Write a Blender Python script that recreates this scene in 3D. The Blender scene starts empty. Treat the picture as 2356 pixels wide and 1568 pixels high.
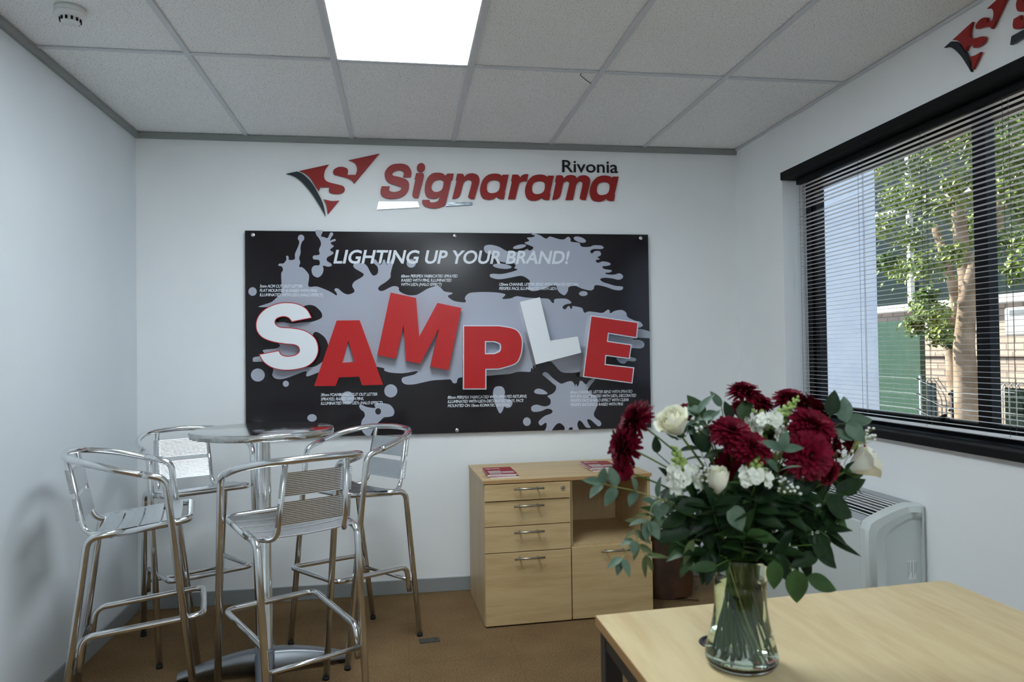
import bpy, bmesh, math, random
from mathutils import Vector, Matrix, Euler
random.seed(7)
PI = math.pi
sc = bpy.context.scene
COL = sc.collection

# ------------------------------------------------------------------ camera, world, sun, exposure
F_PX = 1674.5                                   # focal length in pixels of the 2356 x 1568 frame
CAM = Vector((1.484, -4.3886, 1.4144))
ROT = Matrix.Rotation(-0.15, 3, 'Z') @ Matrix.Rotation(0.0166, 3, 'X') @ Matrix.Rotation(0.014, 3, 'Y')
cam_d = bpy.data.cameras.new('camera')
cam_d.sensor_width = 36.0
cam_d.lens = F_PX / 2356 * 36.0
cam_d.clip_start = 0.05
cam_d.dof.use_dof = True
cam_d.dof.focus_distance = 4.1
cam_d.dof.aperture_fstop = 4.5
cam = bpy.data.objects.new('camera', cam_d)
COL.objects.link(cam)
cam.matrix_world = Matrix.Translation(CAM) @ (ROT @ Matrix.Rotation(PI / 2, 3, 'X')).to_4x4()
sc.camera = cam

world = bpy.data.worlds.new('sky')
sc.world = world
world.use_nodes = True
bg = world.node_tree.nodes['Background']
bg.inputs[0].default_value = (0.60, 0.76, 1.0, 1)
bg.inputs[1].default_value = 1.6

sun_d = bpy.data.lights.new('sun', 'SUN')
sun_d.energy = 16.0
sun_d.angle = 0.009
sun_d.color = (1.0, 0.93, 0.82)
sun = bpy.data.objects.new('sun', sun_d)
COL.objects.link(sun)
sun.rotation_euler = Vector((0.46, -0.60, -0.65)).to_track_quat('-Z', 'Y').to_euler()
sun.location = (-2, 9, 9)

LAMP = 21.0                                      # ceiling panels
sc.view_settings.view_transform = 'Standard'
sc.view_settings.look = 'None'
sc.view_settings.exposure = 0.0
sc.view_settings.gamma = 1.0
sc.view_settings.use_curve_mapping = False
sc.cycles.max_bounces = 18
sc.cycles.diffuse_bounces = 12                  # a white room: light keeps bouncing

# ------------------------------------------------------------------ measuring helpers
W, H = 3.6155, 2.692                            # room width, ceiling height
FRONT = -6.6                                    # wall behind the camera


def ray(px, py):
    return ROT @ Vector(((px - 1178) / F_PX, 1.0, -(py - 784) / F_PX))


def on_y(px, py, y):
    d = ray(px, py)
    return CAM + d * ((y - CAM.y) / d.y)


def on_x(px, py, x):
    d = ray(px, py)
    return CAM + d * ((x - CAM.x) / d.x)


def on_z(px, py, z):
    d = ray(px, py)
    return CAM + d * ((z - CAM.z) / d.z)


# ------------------------------------------------------------------ materials
def mat(name, col, rough=0.5, metal=0.0, spec=0.5, emit=0.0, emit_col=None, trans=0.0, ior=1.45, coat=0.0, sheen=0.0, sss=0.0):
    m = bpy.data.materials.new(name)
    m.use_nodes = True
    b = m.node_tree.nodes['Principled BSDF']
    b.inputs['Base Color'].default_value = (*col, 1)
    b.inputs['Roughness'].default_value = rough
    b.inputs['Metallic'].default_value = metal
    b.inputs['Specular IOR Level'].default_value = spec
    b.inputs['IOR'].default_value = ior
    b.inputs['Transmission Weight'].default_value = trans
    b.inputs['Coat Weight'].default_value = coat
    b.inputs['Sheen Weight'].default_value = sheen
    if sss:
        b.inputs['Subsurface Weight'].default_value = sss
        b.inputs['Subsurface Radius'].default_value = (0.01, 0.008, 0.004)
        b.inputs['Subsurface Scale'].default_value = 0.3
    if emit:
        b.inputs['Emission Color'].default_value = (*(emit_col or col), 1)
        b.inputs['Emission Strength'].default_value = emit
    return m


def N(m, kind, **kw):
    n = m.node_tree.nodes.new(kind)
    for k, v in kw.items():
        setattr(n, k, v)
    return n


def L(m, a, b):
    m.node_tree.links.new(a, b)


def bsdf(m):
    return m.node_tree.nodes['Principled BSDF']


def noise_col(m, c1, c2, scale=(1, 1, 1), s=8.0, lo=0.35, hi=0.65, detail=4.0, bump=0.0, bdist=0.002):
    """two-tone noise in object space, optional bump"""
    tc = N(m, 'ShaderNodeTexCoord')
    mp = N(m, 'ShaderNodeMapping')
    mp.inputs['Scale'].default_value = scale
    nz = N(m, 'ShaderNodeTexNoise')
    nz.inputs['Scale'].default_value = s
    nz.inputs['Detail'].default_value = detail
    cr = N(m, 'ShaderNodeValToRGB')
    cr.color_ramp.elements[0].position = lo
    cr.color_ramp.elements[0].color = (*c1, 1)
    cr.color_ramp.elements[1].position = hi
    cr.color_ramp.elements[1].color = (*c2, 1)
    L(m, tc.outputs['Object'], mp.inputs['Vector'])
    L(m, mp.outputs[0], nz.inputs['Vector'])
    L(m, nz.outputs[0], cr.inputs[0])
    L(m, cr.outputs[0], bsdf(m).inputs['Base Color'])
    if bump:
        bp = N(m, 'ShaderNodeBump')
        bp.inputs['Strength'].default_value = bump
        bp.inputs['Distance'].default_value = bdist
        L(m, nz.outputs[0], bp.inputs['Height'])
        L(m, bp.outputs[0], bsdf(m).inputs['Normal'])
    return m


def wood(name, c1, c2, scale, rough=0.42):
    m = mat(name, c1, rough)
    tc = N(m, 'ShaderNodeTexCoord')
    mp = N(m, 'ShaderNodeMapping')
    mp.inputs['Scale'].default_value = scale
    n1 = N(m, 'ShaderNodeTexNoise')
    n1.inputs['Scale'].default_value = 1.6
    n1.inputs['Detail'].default_value = 6
    n1.inputs['Distortion'].default_value = 0.9
    n2 = N(m, 'ShaderNodeTexNoise')
    n2.inputs['Scale'].default_value = 9.0
    n2.inputs['Detail'].default_value = 3
    mx = N(m, 'ShaderNodeMath', operation='MULTIPLY_ADD')
    mx.inputs[1].default_value = 0.35
    cr = N(m, 'ShaderNodeValToRGB')
    e = cr.color_ramp.elements
    e[0].position, e[0].color = 0.48, (*c2, 1)
    e[1].position, e[1].color = 0.78, (*c1, 1)
    L(m, tc.outputs['Object'], mp.inputs['Vector'])
    L(m, mp.outputs[0], n1.inputs['Vector'])
    L(m, mp.outputs[0], n2.inputs['Vector'])
    L(m, n2.outputs[0], mx.inputs[0])
    L(m, n1.outputs[0], mx.inputs[2])
    L(m, mx.outputs[0], cr.inputs[0])
    L(m, cr.outputs[0], bsdf(m).inputs['Base Color'])
    return m


def glass_sheet(name, tint=(0.93, 0.96, 0.95)):
    """thin clear sheet: see-through with a fresnel reflection"""
    m = bpy.data.materials.new(name)
    m.use_nodes = True
    nt = m.node_tree
    nt.nodes.remove(bsdf(m))
    out = nt.nodes['Material Output']
    tr = N(m, 'ShaderNodeBsdfTransparent')
    tr.inputs[0].default_value = (*tint, 1)
    gl = N(m, 'ShaderNodeBsdfGlossy')
    gl.inputs['Roughness'].default_value = 0.02
    lw = N(m, 'ShaderNodeLayerWeight')
    lw.inputs[0].default_value = 0.5
    pw = N(m, 'ShaderNodeMath', operation='POWER')
    pw.inputs[1].default_value = 4.0
    fr = N(m, 'ShaderNodeMath', operation='MULTIPLY_ADD')
    fr.inputs[1].default_value = 0.5
    fr.inputs[2].default_value = 0.03
    L(m, lw.outputs['Facing'], pw.inputs[0])
    L(m, pw.outputs[0], fr.inputs[0])
    mx = N(m, 'ShaderNodeMixShader')
    L(m, fr.outputs[0], mx.inputs[0])
    L(m, tr.outputs[0], mx.inputs[1])
    L(m, gl.outputs[0], mx.inputs[2])
    L(m, mx.outputs[0], out.inputs[0])
    return m


M = {}
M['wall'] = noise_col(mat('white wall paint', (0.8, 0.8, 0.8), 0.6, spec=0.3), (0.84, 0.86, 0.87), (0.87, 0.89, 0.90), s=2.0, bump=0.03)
M['wall_shaded'] = noise_col(mat('white wall paint with shade tint', (0.7, 0.7, 0.7), 0.6, spec=0.3), (0.69, 0.735, 0.775), (0.72, 0.765, 0.80), s=2.0, bump=0.03)  # left wall: its dimmer, bluer light is put into the colour
M['ext_wall'] = noise_col(mat('pale plaster', (0.8, 0.8, 0.8), 0.8), (0.74, 0.78, 0.88), (0.82, 0.85, 0.92), s=9.0, bump=0.15)
# acoustic ceiling tile: pin holes as dark flecks
m = mat('acoustic tile', (0.6, 0.61, 0.6), 0.9, spec=0.1)
tc = N(m, 'ShaderNodeTexCoord')
nz = N(m, 'ShaderNodeTexNoise'); nz.inputs['Scale'].default_value = 190; nz.inputs['Detail'].default_value = 2
n2 = N(m, 'ShaderNodeTexNoise'); n2.inputs['Scale'].default_value = 3; n2.inputs['Detail'].default_value = 3
cr = N(m, 'ShaderNodeValToRGB')
cr.color_ramp.elements[0].position = 0.33; cr.color_ramp.elements[0].color = (0.42, 0.42, 0.41, 1)
cr.color_ramp.elements[1].position = 0.42; cr.color_ramp.elements[1].color = (0.90, 0.91, 0.91, 1)
mx = N(m, 'ShaderNodeMix', data_type='RGBA', blend_type='MULTIPLY'); mx.inputs[0].default_value = 0.06
L(m, tc.outputs['Object'], nz.inputs['Vector']); L(m, tc.outputs['Object'], n2.inputs['Vector'])
L(m, nz.outputs[0], cr.inputs[0]); L(m, cr.outputs[0], mx.inputs[6]); L(m, n2.outputs[0], mx.inputs[7])
L(m, mx.outputs[2], bsdf(m).inputs['Base Color'])
bp = N(m, 'ShaderNodeBump'); bp.inputs['Strength'].default_value = 0.25; bp.inputs['Distance'].default_value = 0.002
L(m, nz.outputs[0], bp.inputs['Height']); L(m, bp.outputs[0], bsdf(m).inputs['Normal'])
M['tile'] = m
M['tbar'] = mat('ceiling grid metal', (0.62, 0.65, 0.68), 0.45)
M['trim'] = mat('grey ceiling trim', (0.27, 0.29, 0.28), 0.6)
M['skirt'] = mat('grey skirting', (0.27, 0.285, 0.285), 0.5)
# looped carpet
m = mat('brown carpet', (0.2, 0.1, 0.05), 0.95, spec=0.1)
tc = N(m, 'ShaderNodeTexCoord')
nz = N(m, 'ShaderNodeTexNoise'); nz.inputs['Scale'].default_value = 160; nz.inputs['Detail'].default_value = 3
n2 = N(m, 'ShaderNodeTexNoise'); n2.inputs['Scale'].default_value = 4; n2.inputs['Detail'].default_value = 4
ad = N(m, 'ShaderNodeMath', operation='MULTIPLY_ADD'); ad.inputs[1].default_value = 0.30
br = N(m, 'ShaderNodeTexBrick'); br.offset = 0.0; br.inputs['Scale'].default_value = 1.0
br.inputs['Brick Width'].default_value = 0.5; br.inputs['Row Height'].default_value = 0.5; br.inputs['Mortar Size'].default_value = 0.0015
br.inputs['Color1'].default_value = (1, 1, 1, 1); br.inputs['Color2'].default_value = (1, 1, 1, 1); br.inputs['Mortar'].default_value = (0.8, 0.8, 0.8, 1)
cr = N(m, 'ShaderNodeValToRGB')
cr.color_ramp.elements[0].position = 0.45; cr.color_ramp.elements[0].color = (0.115, 0.068, 0.031, 1)
cr.color_ramp.elements[1].position = 0.90; cr.color_ramp.elements[1].color = (0.27, 0.175, 0.090, 1)
mx = N(m, 'ShaderNodeMix', data_type='RGBA', blend_type='MULTIPLY'); mx.inputs[0].default_value = 1.0
L(m, tc.outputs['Object'], nz.inputs['Vector']); L(m, tc.outputs['Object'], n2.inputs['Vector']); L(m, tc.outputs['Object'], br.inputs['Vector'])
L(m, n2.outputs[0], ad.inputs[0]); L(m, nz.outputs[0], ad.inputs[2]); L(m, ad.outputs[0], cr.inputs[0])
L(m, cr.outputs[0], mx.inputs[6]); L(m, br.outputs[0], mx.inputs[7]); L(m, mx.outputs[2], bsdf(m).inputs['Base Color'])
bp = N(m, 'ShaderNodeBump'); bp.inputs['Strength'].default_value = 0.6; bp.inputs['Distance'].default_value = 0.004
L(m, nz.outputs[0], bp.inputs['Height']); L(m, bp.outputs[0], bsdf(m).inputs['Normal'])
M['carpet'] = m
M['maple_x'] = wood('maple veneer, grain along x', (0.60, 0.435, 0.225), (0.50, 0.345, 0.165), (1.2, 8, 14))
M['maple_z'] = wood('maple veneer, upright grain', (0.56, 0.41, 0.225), (0.48, 0.335, 0.17), (10, 10, 1.0))
M['maple_y'] = wood('maple veneer, desk grain', (0.74, 0.59, 0.335), (0.64, 0.48, 0.25), (9, 1.2, 9), 0.36)
M['edge'] = mat('wood edge strip', (0.42, 0.24, 0.10), 0.5)
M['alu'] = noise_col(mat('polished aluminium', (0.8, 0.8, 0.8), 0.17, 1.0), (0.74, 0.76, 0.77), (0.86, 0.87, 0.88), s=14)
M['alu_slat'] = mat('ribbed aluminium', (0.72, 0.74, 0.76), 0.27, 1.0)
M['alu_cast'] = mat('cast aluminium', (0.30, 0.32, 0.345), 0.38, 1.0)
M['steel'] = noise_col(mat('steel table top', (0.75, 0.75, 0.75), 0.13, 1.0), (0.62, 0.63, 0.63), (0.74, 0.75, 0.75), s=30)
M['rim'] = noise_col(mat('rippled steel rim', (0.6, 0.6, 0.6), 0.22, 1.0), (0.52, 0.52, 0.50), (0.66, 0.66, 0.64), scale=(1, 1, 0.3), s=22, bump=0.5, bdist=0.006)
M['nickel'] = mat('brushed nickel', (0.42, 0.39, 0.33), 0.32, 1.0)
M['mirror'] = mat('mirror chrome', (0.66, 0.72, 0.78), 0.30, 1.0)
M['mirror_dark_reflection'] = noise_col(mat('chrome with painted dark reflection', (0.2, 0.22, 0.24), 0.3, 1.0), (0.10, 0.12, 0.14), (0.34, 0.38, 0.41), scale=(1, 1, 6), s=30)  # same chrome as the other bar; its dark reflection is painted into the colour
M['rubber'] = mat('black rubber', (0.012, 0.012, 0.012), 0.6)
M['black'] = mat('black painted metal', (0.005, 0.005, 0.006), 0.5, spec=0.25)
M['black_matt'] = mat('black board', (0.004, 0.004, 0.004), 0.6, spec=0.2)
M['desk_steel'] = mat('dark grey desk steel', (0.035, 0.033, 0.033), 0.4)
M['grommet'] = mat('black grommet plastic', (0.02, 0.024, 0.03), 0.28)
M['sign_red'] = mat('red sign face', (0.30, 0.014, 0.012), 0.42, spec=0.4)
M['sign_dark'] = mat('charcoal sign face', (0.012, 0.020, 0.026), 0.5)
M['ink'] = mat('black lettering', (0.004, 0.004, 0.005), 0.5)
M['board'] = mat('black printed board', (0.011, 0.008, 0.011), 0.17, spec=0.5)
M['splash'] = mat('grey splash print', (0.40, 0.42, 0.50), 0.24, spec=0.5)
M['letter_red'] = mat('bright red letter', (0.50, 0.010, 0.012), 0.28)
M['letter_white'] = mat('white letter', (0.78, 0.80, 0.83), 0.4)
M['letter_side'] = mat('pale letter return', (0.66, 0.68, 0.74), 0.45)
M['heading'] = mat('white heading print', (0.72, 0.76, 0.82), 0.4)
M['pin'] = mat('steel standoff', (0.7, 0.7, 0.7), 0.25, 1.0)
M['lamp'] = mat('lit diffuser', (1, 1, 1), 0.5, emit=LAMP, emit_col=(0.83, 0.94, 1.0))
M['white_plastic'] = mat('white plastic', (0.72, 0.74, 0.73), 0.4)
M['ac'] = mat('ivory grey plastic', (0.60, 0.645, 0.635), 0.42)
M['ac_dark'] = mat('dark grille cavity', (0.015, 0.015, 0.017), 0.7)
M['ac_grey'] = mat('grey grille plastic', (0.33, 0.35, 0.36), 0.45)
M['pane'] = glass_sheet('window glass')
M['slat'] = mat('grey blind slat', (0.80, 0.80, 0.82), 0.28)
M['cord'] = mat('blind cord', (0.10, 0.10, 0.10), 0.8)
M['label'] = mat('printed label', (0.78, 0.80, 0.80), 0.5)
M['leather'] = noise_col(mat('brown leather', (0.1, 0.04, 0.02), 0.5), (0.040, 0.014, 0.005), (0.085, 0.032, 0.010), s=9, bump=0.2, bdist=0.01)
M['clear_film'] = glass_sheet('clear plastic film', (0.9, 0.9, 0.9))
M['paper'] = mat('white paper', (0.8, 0.82, 0.85), 0.7)
M['brochure_red'] = mat('glossy red cover', (0.30, 0.006, 0.014), 0.5, spec=0.3)
M['brochure_grey'] = mat('printed photo block', (0.42, 0.36, 0.36), 0.5, spec=0.3)
M['patch'] = noise_col(mat('dark grey carpet patch', (0.05, 0.045, 0.04), 0.9), (0.03, 0.027, 0.024), (0.075, 0.066, 0.06), s=150, bump=0.4)
M['vase'] = mat('clear glass', (0.93, 1.0, 0.95), 0.0, trans=1.0, ior=1.47)
M['water'] = mat('water', (0.93, 0.98, 0.91), 0.0, trans=1.0, ior=1.33)
M['mum'] = noise_col(mat('dark red petal', (0.2, 0.01, 0.02), 0.6, spec=0.2), (0.105, 0.0012, 0.010), (0.235, 0.003, 0.026), s=60)
M['mum_core'] = mat('deep red centre', (0.055, 0.001, 0.008), 0.7)
M['rose'] = mat('cream rose petal', (0.93, 0.92, 0.80), 0.6, sss=0.2)
M['rose_core'] = mat('yellow cream petal', (0.84, 0.70, 0.36), 0.55, sss=0.15)
M['snap'] = mat('white snapdragon petal', (0.86, 0.88, 0.78), 0.55, sss=0.15)
M['snap_bud'] = mat('pale green bud', (0.34, 0.46, 0.13), 0.5)
M['gyp'] = mat('tiny white blossom', (0.82, 0.84, 0.80), 0.6)
M['stem'] = mat('green stem', (0.060, 0.125, 0.018), 0.5, spec=0.3)
M['stem_mid'] = mat('lighter green stem', (0.115, 0.19, 0.04), 0.5, spec=0.3)
M['stem_yel'] = mat('yellow green stem', (0.30, 0.34, 0.10), 0.5)
M['leaf_dark'] = noise_col(mat('dark green leaf', (0.02, 0.06, 0.02), 0.5, spec=0.22), (0.006, 0.019, 0.007), (0.016, 0.040, 0.012), s=25)
M['leaf_mid'] = noise_col(mat('green leaf', (0.05, 0.12, 0.03), 0.5, spec=0.3), (0.022, 0.055, 0.015), (0.042, 0.092, 0.024), s=25)
M['leaf_euc'] = noise_col(mat('grey green leaf', (0.15, 0.22, 0.16), 0.55, spec=0.3), (0.065, 0.115, 0.075), (0.135, 0.20, 0.14), s=25)
M['leaf_olive'] = mat('olive leaf', (0.085, 0.115, 0.035), 0.5)
M['bark'] = noise_col(mat('tree bark', (0.3, 0.2, 0.13), 0.9), (0.22, 0.15, 0.10), (0.42, 0.31, 0.22), s=6, bump=0.4, bdist=0.02)
M['tree_leaf'] = noise_col(mat('sunlit tree leaf', (0.1, 0.2, 0.03), 0.45), (0.07, 0.13, 0.03), (0.26, 0.33, 0.06), s=3)
M['green_board'] = noise_col(mat('green painted board', (0.05, 0.2, 0.08), 0.5), (0.024, 0.060, 0.036), (0.032, 0.076, 0.046), scale=(1, 6, 1), s=4)
M['ledge'] = mat('white ledge', (0.75, 0.74, 0.71), 0.7)
M['dark_glass'] = mat('dark office glazing', (0.012, 0.020, 0.015), 0.12, spec=0.4)
M['cast_white'] = mat('off white casing', (0.42, 0.42, 0.43), 0.5)
M['fence'] = mat('galvanised post', (0.36, 0.38, 0.39), 0.5, 0.4)
M['ground'] = noise_col(mat('paved ground', (0.3, 0.28, 0.25), 0.9), (0.22, 0.20, 0.18), (0.32, 0.29, 0.26), s=3)
m = mat('pale brick', (0.5, 0.4, 0.3), 0.9, spec=0.2)
tc = N(m, 'ShaderNodeTexCoord'); mp = N(m, 'ShaderNodeMapping'); mp.inputs['Rotation'].default_value = (0, 0, 0)
cx = N(m, 'ShaderNodeSeparateXYZ'); cb = N(m, 'ShaderNodeCombineXYZ')
br = N(m, 'ShaderNodeTexBrick'); br.inputs['Scale'].default_value = 1.0
br.inputs['Brick Width'].default_value = 0.23; br.inputs['Row Height'].default_value = 0.076; br.inputs['Mortar Size'].default_value = 0.009
br.inputs['Color1'].default_value = (0.50, 0.405, 0.345, 1); br.inputs['Color2'].default_value = (0.42, 0.33, 0.28, 1); br.inputs['Mortar'].default_value = (0.22, 0.18, 0.155, 1)
L(m, tc.outputs['Object'], cx.inputs[0]); L(m, cx.outputs[1], cb.inputs[0]); L(m, cx.outputs[2], cb.inputs[1])
L(m, cb.outputs[0], br.inputs['Vector']); L(m, br.outputs[0], bsdf(m).inputs['Base Color'])
M['brick'] = m


# ------------------------------------------------------------------ mesh building
class MB:
    """collects shapes and links them as ONE mesh object"""

    def __init__(self):
        self.v, self.f, self.s, self.mi = [], [], [], []
        self.cur = 0

    def add(self, verts, faces, smooth=False):
        o = len(self.v)
        self.v += [tuple(v) for v in verts]
        for f in faces:
            self.f.append([i + o for i in f])
            self.s.append(smooth)
            self.mi.append(self.cur)
        return self

    def box(self, x0, x1, y0, y1, z0, z1, bev=0.0, seg=2, mtx=None):
        if bev:
            bm = bmesh.new()
            bmesh.ops.create_cube(bm, size=1.0)
            for v in bm.verts:
                v.co = Vector(((x0 + x1) / 2 + v.co.x * (x1 - x0), (y0 + y1) / 2 + v.co.y * (y1 - y0), (z0 + z1) / 2 + v.co.z * (z1 - z0)))
            bmesh.ops.bevel(bm, geom=bm.edges[:], offset=bev, segments=seg, profile=0.5, affect='EDGES')
            bm.verts.index_update()
            vs = [v.co.copy() for v in bm.verts]
            fs = [[v.index for v in f.verts] for f in bm.faces]
            bm.free()
        else:
            vs = [Vector((x, y, z)) for x in (x0, x1) for y in (y0, y1) for z in (z0, z1)]
            fs = [[0, 1, 3, 2], [4, 6, 7, 5], [0, 4, 5, 1], [2, 3, 7, 6], [0, 2, 6, 4], [1, 5, 7, 3]]
        if mtx:
            vs = [mtx @ v for v in vs]
        return self.add(vs, fs, False)

    def tube(self, pts, r, n=12, caps=True, closed=False):
        pts = [Vector(p) for p in pts]
        k = len(pts)
        rs = r if isinstance(r, (list, tuple)) else [r] * k
        tans = []
        for i in range(k):
            a = pts[(i - 1) % k] if (closed or i > 0) else pts[i]
            b = pts[(i + 1) % k] if (closed or i < k - 1) else pts[i]
            t = (b - a)
            tans.append(t.normalized() if t.length > 1e-9 else Vector((0, 0, 1)))
        ref = Vector((0, 0, 1)) if abs(tans[0].z) < 0.9 else Vector((1, 0, 0))
        u = tans[0].cross(ref).normalized()
        vs, fs = [], []
        for i in range(k):
            if i:
                q = tans[i - 1].rotation_difference(tans[i])
                u = (q @ u)
                u = (u - tans[i] * u.dot(tans[i])).normalized()
            w = tans[i].cross(u)
            for j in range(n):
                a = 2 * PI * j / n
                vs.append(pts[i] + (u * math.cos(a) + w * math.sin(a)) * rs[i])
        for i in range(k if closed else k - 1):
            for j in range(n):
                a, b = i * n + j, i * n + (j + 1) % n
                c, d = ((i + 1) % k) * n + (j + 1) % n, ((i + 1) % k) * n + j
                fs.append([a, d, c, b])
        self.add(vs, fs, True)
        if caps and not closed:
            o = len(self.v) - k * n
            self.f.append([o + j for j in range(n)]); self.s.append(False); self.mi.append(self.cur)
            self.f.append([o + (k - 1) * n + j for j in reversed(range(n))]); self.s.append(False); self.mi.append(self.cur)
        return self

    def lathe(self, prof, n=48, c=(0, 0, 0), axis=None, smooth=True):
        """profile of (radius, height) about z"""
        mtx = Matrix.Translation(c)
        if axis is not None:
            mtx = mtx @ Vector(axis).to_track_quat('Z', 'Y').to_matrix().to_4x4()
        vs, fs = [], []
        k = len(prof)
        for r, z in prof:
            for j in range(n):
                a = 2 * PI * j / n
                vs.append(mtx @ Vector((r * math.cos(a), r * math.sin(a), z)))
        for i in range(k - 1):
            for j in range(n):
                fs.append([i * n + j, i * n + (j + 1) % n, (i + 1) * n + (j + 1) % n, (i + 1) * n + j])
        return self.add(vs, fs, smooth)

    def disc(self, r, z, n=48, c=(0, 0, 0), up=True):
        vs = [Vector((c[0] + r * math.cos(2 * PI * j / n), c[1] + r * math.sin(2 * PI * j / n), c[2] + z)) for j in range(n)]
        return self.add(vs, [list(range(n)) if up else list(reversed(range(n)))])

    def ball(self, c, r, sq=(1, 1, 1), n=8, m=6, q=None):
        vs, fs = [], []
        c = Vector(c)
        for i in range(m + 1):
            t = PI * i / m
            for j in range(n):
                a = 2 * PI * j / n
                p = Vector((math.sin(t) * math.cos(a) * r * sq[0], math.sin(t) * math.sin(a) * r * sq[1], math.cos(t) * r * sq[2]))
                vs.append(c + (q @ p if q else p))
        for i in range(m):
            for j in range(n):
                fs.append([i * n + j, (i + 1) * n + j, (i + 1) * n + (j + 1) % n, i * n + (j + 1) % n])
        return self.add(vs, fs, True)

    def grid(self, rows, smooth=True):
        """rows: list of equal-length point lists"""
        k = len(rows[0])
        vs = [p for r in rows for p in r]
        fs = [[i * k + j, i * k + j + 1, (i + 1) * k + j + 1, (i + 1) * k + j] for i in range(len(rows) - 1) for j in range(k - 1)]
        return self.add(vs, fs, smooth)

    def prism(self, quad, d):
        """planar polygon pushed along vector d"""
        n = len(quad)
        d = Vector(d)
        vs = [Vector(q) for q in quad] + [Vector(q) + d for q in quad]
        fs = [list(range(n)), list(reversed(range(n, 2 * n)))] + [[i, i + n, (i + 1) % n + n, (i + 1) % n] for i in range(n)]
        return self.add(vs, fs)

    def mesh(self, name, mats):
        me = bpy.data.meshes.new(name)
        me.from_pydata(self.v, [], self.f)
        me.polygons.foreach_set('use_smooth', self.s)
        me.polygons.foreach_set('material_index', self.mi)
        for x in (mats if isinstance(mats, (list, tuple)) else [mats]):
            me.materials.append(x)
        me.update()
        bm = bmesh.new(); bm.from_mesh(me)
        bmesh.ops.recalc_face_normals(bm, faces=bm.faces[:])
        bm.to_mesh(me); bm.free()
        return me

    def build(self, name, mats, parent=None):
        return link(name, self.mesh(name, mats), parent)


def link(name, me, parent=None):
    o = bpy.data.objects.new(name, me)
    COL.objects.link(o)
    if parent:
        o.parent = parent
    return o


def tag(o, label, cat, group=None):
    o['label'] = label
    o['category'] = cat
    if group:
        o['group'] = group
    return o


def thing(name, label, cat, loc=(0, 0, 0), rz=0.0, group=None):
    o = bpy.data.objects.new(name, None)
    COL.objects.link(o)
    o.empty_display_size = 0.05
    o.location = loc
    o.rotation_euler = (0, 0, rz)
    return tag(o, label, cat, group)


def struct(o):
    o['kind'] = 'structure'
    return o


def kids(o):
    return [c for c in bpy.data.objects if c.parent == o]


def dup(o, parent=None):
    """a copy of a thing with copies of its parts and sub-parts"""
    c = o.copy()
    COL.objects.link(c)
    if parent:
        c.parent = parent
    for ch in kids(o):
        dup(ch, c)
    return c


def fillet(pts, rad, seg=6):
    """polyline with rounded corners; rad: one radius or one per inner corner"""
    pts = [Vector(p) for p in pts]
    out = [pts[0]]
    for i in range(1, len(pts) - 1):
        r = rad[i - 1] if isinstance(rad, (list, tuple)) else rad
        a, b, c = pts[i - 1], pts[i], pts[i + 1]
        u, v = (a - b), (c - b)
        la, lc = u.length, v.length
        u.normalize(); v.normalize()
        ang = u.angle(v)
        d = min(r / max(math.tan(ang / 2), 1e-4), la * 0.48, lc * 0.48)
        for k in range(seg + 1):
            t = k / seg
            out.append((b + u * d) * (1 - t) ** 2 + b * 2 * t * (1 - t) + (b + v * d) * t ** 2)
    out.append(pts[-1])
    return out


def spline(pts, seg=6, closed=False):
    """Catmull-Rom through the points"""
    pts = [Vector(p) for p in pts]
    n = len(pts)
    out = []
    for i in range(n if closed else n - 1):
        p0 = pts[(i - 1) % n] if (closed or i > 0) else pts[0]
        p1, p2 = pts[i], pts[(i + 1) % n]
        p3 = pts[(i + 2) % n] if (closed or i < n - 2) else pts[-1]
        for k in range(seg):
            t = k / seg
            out.append(0.5 * ((2 * p1) + (p2 - p0) * t + (2 * p0 - 5 * p1 + 4 * p2 - p3) * t * t + (3 * p1 - p0 - 3 * p2 + p3) * t ** 3))
    if not closed:
        out.append(pts[-1])
    return out


def outline(pts, seg=5):
    """closed outline; a third element marks a sharp corner"""
    n = len(pts)
    P = [Vector((p[0], p[1])) for p in pts]
    C = [len(p) > 2 for p in pts]
    out = []
    for i in range(n):
        j = (i + 1) % n
        p1, p2 = P[i], P[j]
        if C[i] and C[j]:
            out.append(p1)
            continue
        p0 = p1 if C[i] else P[(i - 1) % n]
        p3 = p2 if C[j] else P[(j + 1) % n]
        for k in range(seg):
            t = k / seg
            out.append(0.5 * ((2 * p1) + (p2 - p0) * t + (2 * p0 - 5 * p1 + 4 * p2 - p3) * t * t + (3 * p1 - p0 - 3 * p2 + p3) * t ** 3))
    return out


def flat_mesh(loops, depth):
    """closed 2-D loops (holes by nesting) filled and given a thickness; local x, y, z = -depth/2 .. depth/2"""
    cu = bpy.data.curves.new('cut', 'CURVE')
    cu.dimensions = '2D'
    cu.fill_mode = 'BOTH'
    cu.extrude = depth / 2
    for lp in loops:
        s = cu.splines.new('POLY')
        s.points.add(len(lp) - 1)
        for p, q in zip(s.points, lp):
            p.co = (q[0], q[1], 0, 1)
        s.use_cyclic_u = True
    return curve_mesh(cu)


def curve_mesh(cu):
    o = bpy.data.objects.new('cut', cu)
    COL.objects.link(o)
    dg = bpy.context.evaluated_depsgraph_get()
    me = bpy.data.meshes.new_from_object(o.evaluated_get(dg))
    bpy.data.objects.remove(o)
    bpy.data.curves.remove(cu)
    me.materials.clear()
    return me


def stand_up(me, y0, y1, org=(0, 0, 0)):
    """lay a flat mesh (x, y, thickness) against a wall facing -y: front at y0, back at y1"""
    zs = [v.co.z for v in me.vertices]
    lo, hi = min(zs), max(zs)
    for v in me.vertices:
        t = (v.co.z - lo) / (hi - lo) if hi > lo else 0
        v.co = Vector((v.co.x - org[0], (y1 + (y0 - y1) * t) - org[1], v.co.y - org[2]))
    me.update()
    return me


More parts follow.
